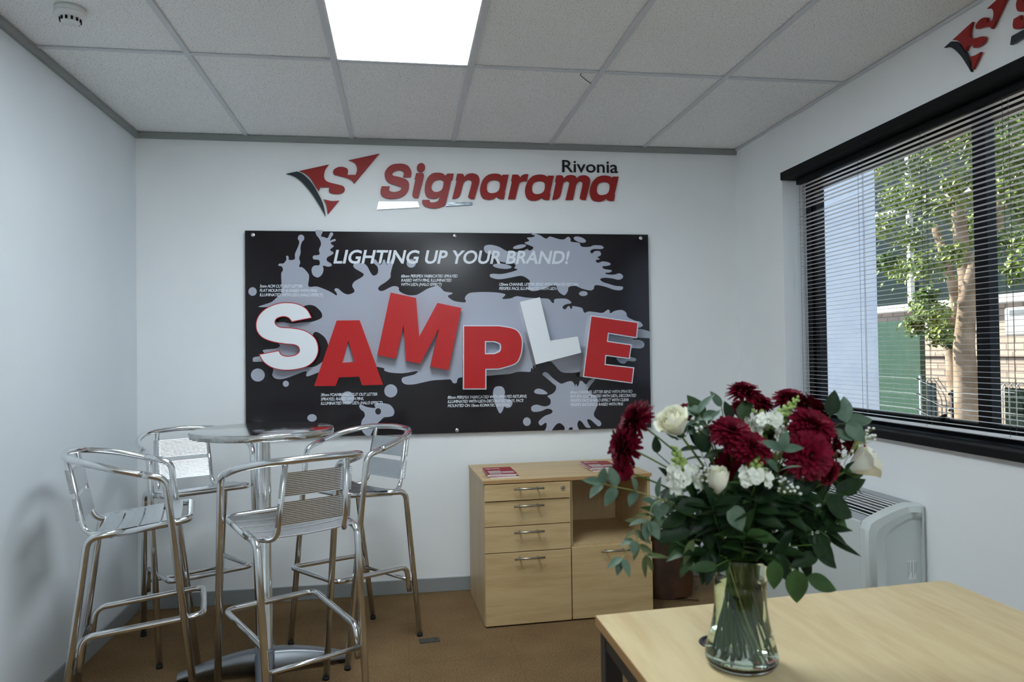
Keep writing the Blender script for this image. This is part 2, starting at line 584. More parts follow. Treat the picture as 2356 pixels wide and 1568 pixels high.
def cutout(name, loops_px, y_face, y_back, material, parent=None, conv=lambda p: p, org=(0, 0, 0), smooth=5):
    """a shape measured on the photograph, cut from sheet of real thickness on the back wall"""
    loops = []
    for lp in loops_px:
        pts = outline(lp, smooth)
        w = [on_y(*conv((p.x, p.y)), y_face) for p in pts]
        loops.append([(q.x, q.z) for q in w])
    me = stand_up(flat_mesh(loops, 0.01), y_face, y_back, org)
    me.name = name
    me.materials.append(material)
    return link(name, me, parent)


def text_mesh(body, bold=0.0, shear=0.0, spacing=1.0, extrude=0.0005):
    cu = bpy.data.curves.new('text', 'FONT')
    cu.body = body
    cu.size = 1.0
    cu.offset = bold
    cu.shear = shear
    cu.space_character = spacing
    cu.extrude = 0.01
    cu.resolution_u = 4
    return curve_mesh(cu)


def fit_text(name, body, x0, x1, z0, cap, y_face, y_back, material, parent, bold=0.0, shear=0.0, org=(0, 0, 0), tilt=0.0, spacing=1.0):
    """lettering fitted between x0 and x1 on baseline z0 with the given capital height"""
    me = text_mesh(body, bold, shear, spacing)
    xs = [v.co.x for v in me.vertices]
    a, b = min(xs), max(xs)
    capm = 0.72
    for v in me.vertices:
        x = x0 + (v.co.x - a) / (b - a) * (x1 - x0)
        v.co = Vector((x, z0 + v.co.y * cap / capm + (x - x0) * tilt, v.co.z))
    stand_up(me, y_face, y_back, org)
    me.name = name
    me.materials.append(material)
    return link(name, me, parent)


# ------------------------------------------------------------------ the room
struct(MB().box(-0.2, W + 0.2, FRONT - 0.2, 0.2, -0.12, 0.0).build('floor', M['carpet']))
struct(MB().box(-0.2, W + 0.2, 0.0, 0.2, 0.0, H + 0.2).build('wall_back', M['wall']))
struct(MB().box(-0.2, 0.0, FRONT, 0.0, 0.0, H + 0.2).build('wall_left', M['wall_shaded']))
struct(MB().box(-0.2, W + 0.2, FRONT - 0.2, FRONT, 0.0, H + 0.2).build('wall_front', M['wall']))
WY0, WY1, WZ0, WZ1 = -3.08, -0.57, 1.03, 2.41    # window opening
wr = MB()
wr.box(W, W + 0.2, FRONT, 0.0, 0.0, WZ0)
wr.box(W, W + 0.2, FRONT, 0.0, WZ1, H + 0.2)
wr.box(W, W + 0.2, FRONT, WY0, WZ0, WZ1)
wr.box(W, W + 0.2, WY1, 0.0, WZ0, WZ1)
struct(wr.build('wall_right', M['wall']))

# suspended ceiling: recessed tiles over an exposed grid
GX = [0.6034 + 0.6 * k for k in range(5)]
GY = [-1.171 - 1.2 * k for k in range(5)]
ceil = MB()
xs = [0.0] + GX + [W]
ys = [0.0] + GY + [FRONT]
LIGHT_CELLS = {(2, 1), (3, 4)}
for i in range(len(xs) - 1):
    for j in range(len(ys) - 1):
        if (i, j) in LIGHT_CELLS:
            ceil.box(xs[i], xs[i + 1], ys[j + 1], ys[j], H + 0.05, H + 0.07)
            continue
        ceil.box(xs[i] + 0.002, xs[i + 1] - 0.002, ys[j + 1] + 0.002, ys[j] - 0.002, H + 0.007 + 0.001 * ((i * 3 + j) % 3), H + 0.03)
ceil.box(0, W, FRONT, 0, H + 0.10, H + 0.14)
c_ob = struct(ceil.build('ceiling', M['tile']))
g = MB()
for x in GX:
    g.box(x - 0.012, x + 0.012, FRONT, -0.001, H, H + 0.006)
for y in GY:
    g.box(0.001, W - 0.001, y - 0.011, y + 0.011, H + 0.0005, H + 0.006)
g.build('ceiling_grid', M['tbar'], c_ob)
ck = MB()
cpts = [on_z(x, y, H + 0.0065) for x, y in ((1337, 168), (1335, 173), (1345, 181), (1352, 187), (1363, 193))]
ck.tube(cpts, 0.0018, 5)
ck.build('tile_crack', M['black_matt'], c_ob)
struct(MB().box(0.0, W, -0.022, 0, H - 0.028, H + 0.004).build('trim_1', M['trim']))
struct(MB().box(0, 0.022, FRONT, -0.022, H - 0.028, H + 0.004).build('trim_2', M['trim']))
struct(MB().box(W - 0.010, W, FRONT, -0.022, H - 0.008, H + 0.004).build('trim_3', M['tbar']))
struct(MB().box(0.012, W - 0.012, -0.012, 0, 0, 0.082, 0.002, 1).build('baseboard_back', M['skirt']))
struct(MB().box(0, 0.012, FRONT, 0, 0, 0.082, 0.002, 1).build('baseboard_left', M['skirt']))
struct(MB().box(W - 0.012, W, FRONT, 0, 0, 0.082, 0.002, 1).build('baseboard_right', M['skirt']))

# window in the right wall
win = MB()
FX0, FX1 = W + 0.14, W + 0.19
win.box(FX0, FX1, -0.678, WY1 - 0.001, 1.04, WZ1 - 0.045, 0.004, 1)
win.box(FX0, FX1, WY0 + 0.001, -2.93, 1.04, WZ1 - 0.045, 0.004, 1)
win.box(FX0, FX1, -1.852, -1.785, 1.04, WZ1 - 0.045, 0.004, 1)
win.box(FX0 + 0.004, FX1 - 0.004, WY0 + 0.001, WY1 - 0.001, 2.30, WZ1 - 0.045, 0.004, 1)
win.box(FX0 + 0.004, FX1 - 0.004, WY0 + 0.001, WY1 - 0.001, 1.04, 1.108, 0.004, 1)
win.box(FX0 - 0.012, FX0 + 0.01, -0.64, -0.61, 1.10, 2.30, 0.002, 1)
win_o = struct(win.build('window_1', M['black']))
for a, b in ((-1.785, -0.678), (-2.93, -1.852)):
    MB().box(W + 0.163, W + 0.169, a, b, 1.108, 2.30).build('glass_pane', M['pane'], win_o)
MB().box(W - 0.03, FX0 + 0.004, WY0 + 0.002, WY1 - 0.002, 1.012, 1.048, 0.004, 2).build('window_sill', M['black'], win_o)
MB().box(W - 0.012, W + 0.112, WY0 + 0.002, WY1 - 0.002, 2.366, 2.409, 0.002, 1).build('window_head', M['black_matt'], win_o)
hp_ = on_x(2172, 962, W + 0.13)
wh = MB()
wh.box(W + 0.118, W + 0.145, hp_.y - 0.018, hp_.y + 0.018, hp_.z - 0.022, hp_.z + 0.006, 0.003)
wh.tube([(W + 0.125, hp_.y, hp_.z - 0.004), (W + 0.09, hp_.y - 0.02, hp_.z + 0.004), (W + 0.075, hp_.y - 0.075, hp_.z + 0.02)], 0.007, 8)
wh.build('window_handle', M['black'], win_o)

# venetian blind in the window recess
BX = W + 0.078
blind = thing('venetian_blind', 'grey horizontal-slat venetian blind lowered over the black-framed window', 'blind', (BX, -1.8, 1.05))
Bo = Vector((BX, -1.8, 1.05))
BYL, BYR = -0.605, -3.04


def brel(mb):
    mb.v = [tuple(Vector(v) - Bo) for v in mb.v]
    return mb


h = MB().box(BX - 0.014, BX + 0.014, BYR, BYL, 2.334, 2.364, 0.002, 1)
brel(h).build('headrail', M['black'], blind)
sl = MB()
nsl = 58
broken = 7
for k in range(nsl):
    z = 2.322 - 0.0214 * k
    if k == broken:
        continue
    rows = []
    for yy in (BYL - 0.002 * (k % 3), -1.2, -1.8, -2.4, BYR):
        sag = 0.0009 * math.sin(k * 1.7 + yy * 3)
        rows.append([Vector((BX + dx, yy, z + sag + 0.0013 * (1 - (dx / 0.0125) ** 2))) for dx in (-0.0125, -0.006, 0, 0.006, 0.0125)])
    sl.grid(rows)
rows = []
zb = 2.322 - 0.0214 * broken
for yy, dz, tl in ((BYL + 0.01, -0.026, 0.5), (-0.75, -0.017, 0.42), (-1.0, -0.008, 0.25), (-1.3, -0.001, 0.08), (BYR, 0, 0.05)):
    rows.append([Vector((BX + dx, yy, zb + dz + 0.0013 * (1 - (dx / 0.0125) ** 2) + dx * tl)) for dx in (-0.0125, -0.006, 0, 0.006, 0.0125)])
sl.grid(rows)
brel(sl).build('slats', M['slat'], blind)
zbot = 2.322 - 0.0214 * nsl
brel(MB().box(BX - 0.012, BX + 0.012, BYR, BYL, zbot - 0.008, zbot + 0.006, 0.003, 1)).build('bottom_rail', M['slat'], blind)
for px in (1848, 1984, 2130, 2322, 2560):
    yy = on_x(px, 600, BX).y
    c = MB()
    for dx in (-0.0135, 0.0135):
        c.tube([(BX + dx, yy, 2.335), (BX + dx, yy, zbot)], 0.0008, 5)
    c.tube([(BX, yy - 0.012, 2.335), (BX, yy - 0.012, zbot)], 0.0007, 5)
    brel(c).build('ladder_cord', M['cord'], blind)
c = MB()
a = on_x(1831, 425, BX - 0.02); b = on_x(1824, 806, BX - 0.02)
c.tube([(BX - 0.02, a.y, 2.34), (BX - 0.02, (a.y + b.y) / 2, (2.34 + b.z) / 2), (BX - 0.02, b.y, b.z)], 0.0010, 5)
c.lathe([(0.0015, 0.0), (0.004, -0.006), (0.0045, -0.02), (0.0, -0.022)], 8, (BX - 0.02, b.y, b.z))
brel(c).build('tilt_cord', M['label'], blind)


# ceiling lights
def ceiling_light(i, j, label):
    x0, x1, y1, y0 = xs[i] + 0.012, xs[i + 1] - 0.012, ys[j] - 0.011, ys[j + 1] + 0.011
    t = thing('ceiling_light', label, 'ceiling light', ((x0 + x1) / 2, (y0 + y1) / 2, H))
    hx, hy = (x1 - x0) / 2, (y1 - y0) / 2
    f = MB()
    e = 0.008
    for a in ((-hx, -hx + e, -hy, hy), (hx - e, hx, -hy, hy), (-hx + e, hx - e, -hy, -hy + e), (-hx + e, hx - e, hy - e, hy)):
        f.box(*a, 0.001, 0.045)
    f.build('frame', M['white_plastic'], t)
    MB().box(-hx + e, hx - e, -hy + e, hy - e, 0.004, 0.010).build('diffuser', M['lamp'], t)


ceiling_light(2, 1, 'lit white rectangular panel light in the tiled ceiling above the sign wall')
ceiling_light(3, 4, 'lit white rectangular panel light in the ceiling further back, behind the camera')

# smoke detector
sd = on_z(162, 24, H)
t = thing('smoke_detector', 'round white smoke detector on the ceiling tile in the top left corner', 'smoke detector', (sd.x, sd.y, H + 0.006))
MB().lathe([(0.0, 0), (0.052, 0), (0.052, -0.014), (0.0505, -0.016)], 40).build('base', M['white_plastic'], t)
b = MB().lathe([(0.0505, -0.016), (0.0505, -0.019), (0.053, -0.020), (0.051, -0.027), (0.040, -0.034), (0.034, -0.037), (0.031, -0.052), (0.022, -0.055), (0.0, -0.055)], 40)
hd = b.build('sensor_head', M['white_plastic'], t)
v = MB()
for k in range(12):
    a = 2 * PI * k / 12
    mt = Matrix.Rotation(a, 4, 'Z')
    v.box(0.0325, 0.0365, -0.0035, 0.0035, -0.050, -0.038, mtx=mt)
v.build('vents', M['black_matt'], hd)
MB().lathe([(0.0, -0.0555), (0.016, -0.0555), (0.016, -0.0545)], 30).build('test_button', M['white_plastic'], hd)

# ------------------------------------------------------------------ wall sign: emblem and lettering
c5 = lambda p: (640 + p[0] / 5.6095, 330 + p[1] / 5.6095)
c6 = lambda p: (1050 + p[0] / 5.89, 340 + p[1] / 5.89)
c3 = lambda p: (560 + p[0] / 3.135, 520 + p[1] / 3.135)
c4 = lambda p: (1020 + p[0] / 3.137, 520 + p[1] / 3.137)
K = 1
sy_f, sy_b = -0.014, -0.004
so = on_y(658.4, 399.5, sy_f)
so.y = 0
sign = thing('wall_sign', 'large red cut-out lettering sign with triangular emblem on the back wall', 'sign', so)
so_t = (so.x, 0, so.z)


def ell(cx, cy, rx, ry, rot=0, n=14):
    c, s = math.cos(rot), math.sin(rot)
    return [(cx + rx * math.cos(2 * PI * i / n) * c - ry * math.sin(2 * PI * i / n) * s, cy + rx * math.cos(2 * PI * i / n) * s + ry * math.sin(2 * PI * i / n) * c) for i in range(n)]


cutout('emblem_swoosh', [[(103, 390, K), (245, 360, K), (320, 395), (420, 490), (510, 630), (580, 780), (612, 935, K), (540, 810), (430, 640), (300, 490), (200, 420)]], sy_f, sy_b, M['sign_dark'], sign, c5, so_t)
for lp in ([(275, 353, K), (653, 270, K), (605, 340), (590, 420), (610, 470), (660, 500), (800, 535), (845, 555), (860, 590), (845, 625), (800, 645), (730, 648), (675, 635), (655, 605), (662, 562, K), (540, 562, K), (528, 610, K), (490, 560), (420, 450), (350, 385)],
           [(908, 215, K), (1305, 130, K), (982, 515, K), (950, 475), (890, 445), (780, 415), (725, 400), (708, 370), (720, 335), (770, 305), (830, 300), (885, 318), (902, 350), (893, 403, K), (1000, 403, K), (1018, 340), (1005, 275), (965, 235)],
           [(588, 718, K), (690, 740), (787, 735, K), (640, 912, K), (625, 800)]):
    cutout('emblem_piece', [lp], sy_f, sy_b, M['sign_red'], sign, c5, so_t)
LET_A = [(710, 362, K), (655, 605, K), (662, 610, K), (645, 692, K), (590, 690), (560, 675), (550, 652, K), (500, 690), (430, 700), (360, 680), (325, 610), (325, 530), (360, 430), (430, 365), (520, 347), (590, 358), (615, 378, K), (630, 362, K)]
LET_AH = [(520, 435), (575, 450), (592, 490), (580, 560), (540, 600), (475, 613), (430, 595), (413, 550), (420, 490), (455, 448)]
sh = lambda lp, dx, dy: [(p[0] + dx, p[1] + dy, *p[2:]) for p in lp]
letters5 = [
    [[(1712, 432, K), (1722, 370), (1690, 300), (1640, 268), (1570, 258), (1480, 268), (1415, 310), (1378, 370), (1378, 430), (1400, 480), (1450, 515), (1540, 545), (1580, 560), (1590, 580), (1570, 605), (1520, 622), (1470, 622), (1435, 605), (1432, 590), (1440, 550, K), (1335, 550, K), (1320, 620), (1335, 670), (1390, 703), (1470, 712), (1560, 700), (1630, 665), (1675, 610), (1690, 540), (1680, 490), (1640, 455), (1560, 430), (1490, 415), (1473, 395), (1485, 370), (1520, 352), (1570, 345), (1615, 362), (1623, 390), (1613, 432, K)]],
    [ell(1843, 310, 53, 60, 0.3), [(1780, 382, K), (1860, 380), (1880, 405), (1873, 460), (1810, 703, K), (1760, 700), (1735, 672), (1738, 620), (1770, 462, K), (1760, 458, K)]],
    [[(2265, 387, K), (2250, 470, K), (2235, 470, K), (2165, 760), (2120, 810), (2040, 833), (1960, 830), (1890, 805), (1858, 760), (1860, 725, K), (1955, 727, K), (1965, 755), (2020, 757), (2065, 735), (2085, 675, K), (2040, 705), (1980, 708), (1920, 685), (1893, 620), (1897, 530), (1930, 440), (1990, 385), (2070, 375), (2130, 388), (2155, 415, K), (2185, 387, K)],
     [(2070, 465), (2120, 475), (2135, 500), (2125, 560), (2105, 600), (2050, 625), (2005, 615), (1980, 580), (1985, 530), (2015, 485)]]]
letters6 = [
    [[(10, 350, K), (80, 350), (100, 370), (110, 390, K), (150, 355), (220, 343), (285, 365), (310, 410), (308, 470), (245, 690, K), (195, 690), (165, 665), (165, 640), (205, 490), (205, 450), (175, 430), (130, 440), (95, 480), (50, 640), (0, 680), (-57, 687, K), (5, 440, K), (-8, 438, K)]],
    [LET_A, LET_AH],
    [[(760, 362, K), (820, 360), (850, 375), (862, 400, K), (900, 365), (940, 355), (977, 355, K), (955, 452, K), (910, 450), (865, 470), (845, 510), (798, 693, K), (702, 693, K), (755, 450, K), (743, 448, K)]],
    [sh(LET_A, 612, 13), sh(LET_AH, 612, 13)],
    [[(1357, 372, K), (1420, 370), (1445, 385), (1455, 410, K), (1500, 375), (1560, 367), (1610, 380), (1632, 412, K), (1670, 380), (1740, 370), (1795, 395), (1815, 440), (1805, 500), (1755, 705, K), (1710, 703), (1680, 685), (1680, 650), (1712, 500), (1705, 460), (1670, 452), (1635, 480), (1620, 520), (1580, 703, K), (1483, 703, K), (1530, 500), (1530, 465), (1500, 447), (1455, 470), (1440, 510), (1410, 640), (1370, 690), (1302, 700, K), (1352, 462, K), (1340, 458, K)]],
    [sh(LET_A, 1490, 26), sh(LET_AH, 1490, 26)]]
for lps in letters5:
    cutout('letter', lps, sy_f, sy_b, M['sign_red'], sign, c5, so_t)
for lps in letters6:
    cutout('letter', lps, sy_f, sy_b, M['sign_red'], sign, c6, so_t)
bar1 = cutout('underline_bar', [[(1298, 750, K), (1800, 750, K), (1822, 820, K), (1275, 850, K)]], sy_f, sy_b, M['mirror'], sign, c5, so_t)
bar2 = cutout('underline_bar', [[(-110, 736, K), (218, 737, K), (212, 770, K), (-144, 788, K)]], sy_f, sy_b, M['mirror_dark_reflection'], sign, c6, so_t)
a = on_y(1294, 395.0, -0.006); b = on_y(1422, 397, -0.006)
top = on_y(1297, 366.5, -0.006)
name_text = fit_text('branch_name', 'Rivonia', a.x, b.x, a.z, (top.z - a.z), -0.006, -0.0005, M['ink'], sign, bold=0.008, org=so_t, tilt=(b.z - a.z) / (b.x - a.x))

# the same sign, smaller, high on the window wall
tip2 = on_x(2172, 110, W - 0.016)
sign2 = thing('wall_sign', 'smaller red cut-out lettering sign with emblem above the window', 'sign', (W, tip2.y, tip2.z), -PI / 2)
S2 = 0.6
for o in kids(sign):
    if o is name_text:
        continue
    me = o.data.copy()
    if o in (bar1, bar2):
        me.materials.clear(); me.materials.append(M['sign_dark'])
    for v_ in me.vertices:
        v_.co = Vector((v_.co.x * S2, v_.co.y * 1.25, v_.co.z * S2))
    link(o.name.split('.')[0], me, sign2)

# ------------------------------------------------------------------ printed board with sample letters
BF, BBK = -0.026, -0.022                          # board front and back faces
bo = on_y(1030, 770, BF); bo.y = 0
board = thing('display_board', 'wide black sample board with grey splashes and red and white letters on back wall', 'display board', bo)
bo_t = (bo.x, 0, bo.z)
cutout('board', [[(563.5, 530, K), (1491, 539.5, K), (1498, 983, K), (566, 1009, K)]], BF, BBK, M['board'], board, org=bo_t)


def board_print(lps, conv, m=None, lift=0.0005, name='splash_print'):
    return cutout(name, lps, BF - lift, BF + 0.0002, m or M['splash'], board, conv, bo_t, smooth=4)


c43 = lambda p: ((c4(p)[0] - 560) * 3.135, (c4(p)[1] - 520) * 3.135)     # right-hand measurements in the left-hand scale
right_part = [(63, 480), (60, 490), (35, 500), (40, 515), (80, 540), (150, 550), (163, 540), (155, 520), (170, 495), (200, 480), (280, 475), (380, 478), (440, 488), (445, 500), (425, 520), (440, 525), (490, 520), (530, 505), (600, 515), (700, 520), (760, 525), (785, 552), (800, 550), (800, 530), (830, 522), (890, 525), (920, 545), (920, 557), (890, 562), (865, 575), (862, 590), (880, 600), (900, 578), (912, 580), (920, 597), (930, 590), (932, 577), (960, 580), (1000, 590), (1010, 610), (1020, 625), (1050, 615), (1100, 620), (1150, 625), (1185, 603), (1200, 608), (1205, 628), (1240, 610), (1290, 605), (1320, 625), (1330, 655), (1380, 680), (1420, 690), (1440, 715), (1425, 728), (1400, 738), (1440, 745), (1490, 760, K), (1492, 808, K), (1440, 806), (1380, 805), (1370, 818), (1420, 822), (1448, 840), (1448, 868), (1420, 882), (1360, 880), (1335, 910), (1350, 942), (1385, 952), (1393, 965), (1375, 975), (1330, 972), (1310, 990), (1280, 988), (1255, 965), (1240, 940), (1180, 945), (1100, 1000), (1000, 1045), (960, 1055), (900, 1058), (850, 1050), (800, 1000), (770, 975), (700, 988), (665, 1000), (668, 1022), (655, 1008), (645, 1010), (648, 1030), (635, 1022), (628, 1050), (600, 1050), (540, 1050), (480, 1065), (400, 1072), (310, 1080), (140, 1090), (105, 1100), (95, 1130), (70, 1130), (50, 1105), (0, 1105)]
main = [(108, 580), (160, 562), (205, 545), (240, 515), (275, 480), (275, 420), (273, 340), (285, 320), (278, 292), (252, 284), (260, 270), (290, 268), (310, 240), (308, 218), (318, 213), (326, 222), (330, 243), (370, 238), (372, 200), (395, 145), (403, 112), (392, 90), (400, 68), (418, 61), (436, 72), (438, 95), (422, 115), (412, 150), (412, 195), (402, 230), (410, 262), (402, 292), (430, 300), (470, 345), (473, 380), (470, 435), (530, 435), (600, 460), (640, 480), (668, 498), (675, 492), (668, 475), (657, 462), (662, 449), (678, 448), (690, 455), (720, 480), (755, 492), (795, 478), (800, 460), (785, 430), (800, 400), (850, 370), (868, 350), (855, 335), (805, 305), (793, 285), (805, 268), (860, 268), (890, 285), (915, 330), (935, 355), (960, 350), (972, 325), (965, 290), (935, 262), (937, 242), (955, 242), (980, 275), (1000, 270), (1005, 247), (1020, 242), (1032, 275), (1050, 265), (1075, 230), (1098, 218), (1090, 250), (1075, 290), (1062, 340), (1060, 370), (1030, 400), (985, 430), (972, 450), (982, 465), (1010, 465), (1060, 440), (1090, 432), (1118, 440), (1127, 470), (1180, 495), (1240, 497), (1280, 480), (1330, 450), (1390, 432), (1420, 440), (1450, 470)]
main += [(*c43(p), *p[2:]) for p in right_part]
main += [(1490, 1105), (1380, 1110), (1300, 1125), (1230, 1140), (1170, 1140), (1143, 1120), (1145, 1095), (1170, 1085), (1230, 1070), (1255, 1053), (1245, 1045), (1150, 1060), (1060, 1055), (1015, 1040), (1000, 1020), (800, 1000), (600, 1035), (540, 1055), (500, 1070), (460, 1083), (452, 1070), (458, 1050), (430, 1050), (340, 1085), (270, 1103), (225, 1095), (208, 1070), (215, 1030), (190, 980), (80, 978), (68, 965), (75, 945), (130, 935), (150, 915), (143, 892), (240, 880), (260, 850), (180, 800), (130, 720), (160, 620), (215, 580), (150, 584)]
s_shadow_gap1 = [(440, 575), (505, 572), (552, 608), (568, 640), (556, 666), (490, 690), (420, 694), (350, 702), (290, 692), (238, 690), (232, 668), (330, 640)]  # gaps in the splash print stand for the soft shadow beside the S
s_shadow_gap2 = [(510, 765), (580, 795), (612, 860), (602, 935), (560, 985), (500, 1015), (440, 1000), (480, 880)]
board_print([main, s_shadow_gap1, s_shadow_gap2], c3)
board_print([[(518, 27, K), (525, 60), (550, 95), (560, 130), (545, 170), (548, 205), (505, 213), (505, 238), (545, 245), (548, 280), (510, 285), (492, 310), (500, 350), (535, 370), (565, 350), (578, 315), (575, 285), (610, 292), (637, 285), (630, 268), (603, 250), (605, 225), (640, 205), (650, 190), (625, 170), (652, 145), (637, 132), (630, 118), (665, 105), (660, 92), (640, 98), (625, 105), (632, 85), (648, 60), (640, 45), (625, 50), (607, 85), (580, 78), (560, 72), (572, 40), (570, 29, K)]], c3)
for e in (ell(66, 471, 30, 31), ell(104, 1073, 50, 47), ell(306, 1136, 22, 22), ell(1063, 1187, 47, 47), ell(752, 1237, 47, 46), ell(495, 1382, 34, 27), ell(1210, 268, 33, 31)):
    board_print([e], c3)
board_print([[(835, 1297), (847, 1286), (890, 1303), (935, 1310), (952, 1308), (945, 1290), (960, 1278), (1010, 1276), (1060, 1290), (1088, 1330), (1080, 1365), (1045, 1375), (1015, 1378), (990, 1400), (960, 1430), (935, 1470), (915, 1510), (890, 1512), (860, 1482), (848, 1440), (855, 1400), (875, 1370), (870, 1340), (845, 1320)], ell(972, 1335, 21, 23)], c3)
board_print([[(622, 45, K), (690, 62), (740, 90), (770, 75), (830, 92), (870, 95), (900, 76), (918, 90), (922, 112), (980, 120), (990, 140), (1010, 150), (1060, 148), (1085, 138), (1140, 140), (1157, 155), (1140, 165), (1085, 165), (1060, 180), (1073, 197), (1095, 180), (1130, 182), (1137, 208), (1112, 225), (1130, 237), (1100, 247), (1115, 265), (1150, 254), (1195, 262), (1208, 275), (1190, 285), (1150, 290), (1160, 308), (1215, 318), (1203, 333), (1170, 337), (1180, 347), (1230, 350), (1270, 340), (1295, 355), (1293, 375), (1265, 387), (1220, 377), (1160, 372), (1132, 383), (1150, 402), (1190, 415), (1240, 430), (1290, 435), (1297, 448), (1280, 462), (1230, 458), (1170, 437), (1110, 425), (1090, 432), (1085, 452), (1060, 463), (1000, 450), (950, 430), (905, 440), (900, 465), (885, 490), (870, 498), (840, 480), (822, 455), (815, 430), (790, 425), (720, 452), (660, 468), (625, 462), (612, 430), (625, 400), (605, 377), (560, 358), (480, 372), (400, 383), (345, 370), (335, 352), (355, 343), (420, 345), (490, 330), (535, 313), (512, 302), (522, 285), (500, 262), (440, 262), (380, 240), (350, 205), (310, 195), (293, 168), (300, 142), (340, 134), (400, 148), (460, 180), (510, 187), (575, 178), (605, 165), (620, 176), (645, 165), (645, 148), (600, 130), (587, 118), (620, 105), (604, 84), (640, 80), (662, 70), (640, 60)]], c4)
for e in (ell(985, 97, 46, 19, 0.3), ell(1010, 486, 31, 18), ell(603, 1410, 28, 31), ell(425, 289, 68, 18, 0.1), ell(550, 148, 48, 14, -0.2)):
    board_print([e], c4)
board_print([[(655, 1190), (680, 1172), (720, 1180), (752, 1205), (730, 1213), (670, 1208)]], c4)
board_print([[(358, 1200), (375, 1160), (425, 1158), (445, 1195), (440, 1240), (480, 1250), (500, 1275), (485, 1305), (455, 1310), (440, 1300), (428, 1330), (408, 1350), (385, 1310), (365, 1250)]], c4)
board_print([[(715, 1070), (730, 1053), (755, 1060), (790, 1095), (830, 1125), (855, 1136), (900, 1120), (930, 1120), (945, 1140), (950, 1156), (958, 1137), (968, 1156), (980, 1138), (985, 1118), (1002, 1118), (1030, 1140), (1055, 1110), (1090, 1098), (1092, 1112), (1060, 1150), (1042, 1190), (1080, 1215), (1110, 1230), (1112, 1290), (1087, 1350), (1097, 1380), (1135, 1410), (1138, 1435), (1118, 1443), (1090, 1420), (1060, 1395), (1038, 1397), (1050, 1430), (1063, 1452), (1030, 1450), (1000, 1412), (980, 1402), (967, 1430), (980, 1472, K), (935, 1474, K), (930, 1450), (910, 1455), (903, 1475, K), (872, 1476, K), (875, 1450), (845, 1422), (815, 1430), (780, 1477, K), (730, 1478, K), (745, 1445), (740, 1417), (703, 1438), (688, 1410), (730, 1370), (780, 1350), (785, 1327), (750, 1317), (700, 1335), (645, 1337), (635, 1305), (670, 1287), (730, 1300), (770, 1285), (773, 1250), (752, 1226), (785, 1210), (810, 1185), (813, 1155), (790, 1135), (750, 1100)]], c4)

# heading and captions
a = on_y(767, 605, BF); b = on_y(1311, 606, BF); tp = on_y(790, 574, BF)
fit_text('heading', 'LIGHTING UP YOUR BRAND!', a.x, b.x, a.z, (tp.z - a.z), BF - 0.0012, BF - 0.0006, M['heading'], board, bold=0.022, shear=0.22, org=bo_t, tilt=(b.z - a.z) / (b.x - a.x))


def caption(lines, x0, base, ref_line, ref_x1, step, slope=0.0):
    grp = None
    widths = []
    for s in lines:
        me = text_mesh(s, 0.015, 0.22, 0.95)
        x_ = [v.co.x for v in me.vertices]
        widths.append(max(x_) - min(x_))
        bpy.data.meshes.remove(me)
    per = (ref_x1 - x0) / widths[ref_line]
    mesh_objs = []
    for i, s in enumerate(lines):
        a_ = on_y(x0, base + step * i, BF)
        b_ = on_y(x0 + widths[i] * per, base + step * i + slope * widths[i] * per, BF)
        c_ = on_y(x0, base + step * i - 6.9, BF)
        o = fit_text('caption_line', s, a_.x, b_.x, a_.z, c_.z - a_.z, BF - 0.0012, BF - 0.0006, M['heading'], board, bold=0.015, shear=0.22, org=bo_t, tilt=(b_.z - a_.z) / (b_.x - a_.x), spacing=0.95)


caption(['3mm ACM CUT OUT LETTER', 'FLAT MOUNTED & RAISED WITH PINS.', "ILLUMINATED WITH LED's (HALO EFFECT)"], 597.5, 661, 2, 743, 10.0, 0.003)
caption(['60mm PERSPEX FABRICATED SPRAYED', 'RAISED WITH PINS, ILLUMINATED', "WITH LED's (HALO EFFECT)"], 923, 638, 0, 1053, 9.6, 0.0)
caption(['120mm CHANNEL LETTER BEND WITH SPRAYED RETURN,', "PERSPEX FACE, ILLUMINATED WITH LED's"], 1148, 657, 0, 1331.5, 9.6, 0.0)
caption(['30mm FOAMBOARD CUT OUT LETTER', 'SPRAYED, RAISED WITH PINS.', "ILLUMINATED WITH LED's (HALO EFFECT)"], 738, 911, 2, 880, 9.8, -0.012)
caption(['80mm PERSPEX FABRICATED WITH SPRAYED RETURNS,', "ILLUMINATED WITH LED's DECORATED VINYL FACE", 'MOUNTED ON 10mm KOMATEC BACKING'], 1030, 917, 0, 1212, 9.6, -0.016)
caption(['60mm CHANNEL LETTER BEND WITH SPRAYED', "RETURN, ILLUMINATED WITH LED's, DECORATED", 'PERSPEX FACE & HALO EFFECT WITH CLEAR', 'PERSPEX BACKING & RAISED WITH PINS'], 1312, 905, 1, 1463.5, 9.6, -0.016)


# the raised sample letters, each cut-out standing off the board
def grow(lp, d):
    """offset a closed outline by d (outward positive)"""
    pts = outline(lp, 4)
    n = len(pts)
    area = sum(pts[i].x * pts[(i + 1) % n].y - pts[(i + 1) % n].x * pts[i].y for i in range(n))
    s = 1 if area > 0 else -1
    out = []
    for i in range(n):
        p, q, r = pts[i - 1], pts[i], pts[(i + 1) % n]
        e1, e2 = (q - p), (r - q)
        if e1.length < 1e-6 or e2.length < 1e-6:
            continue
        n1 = Vector((e1.y, -e1.x)).normalized() * s
        n2 = Vector((e2.y, -e2.x)).normalized() * s
        m_ = n1 + n2
        k = d * 2 / max(m_.length_squared, 0.6)
        out.append((q.x + m_.x * k, q.y + m_.y * k, 1))
    return out


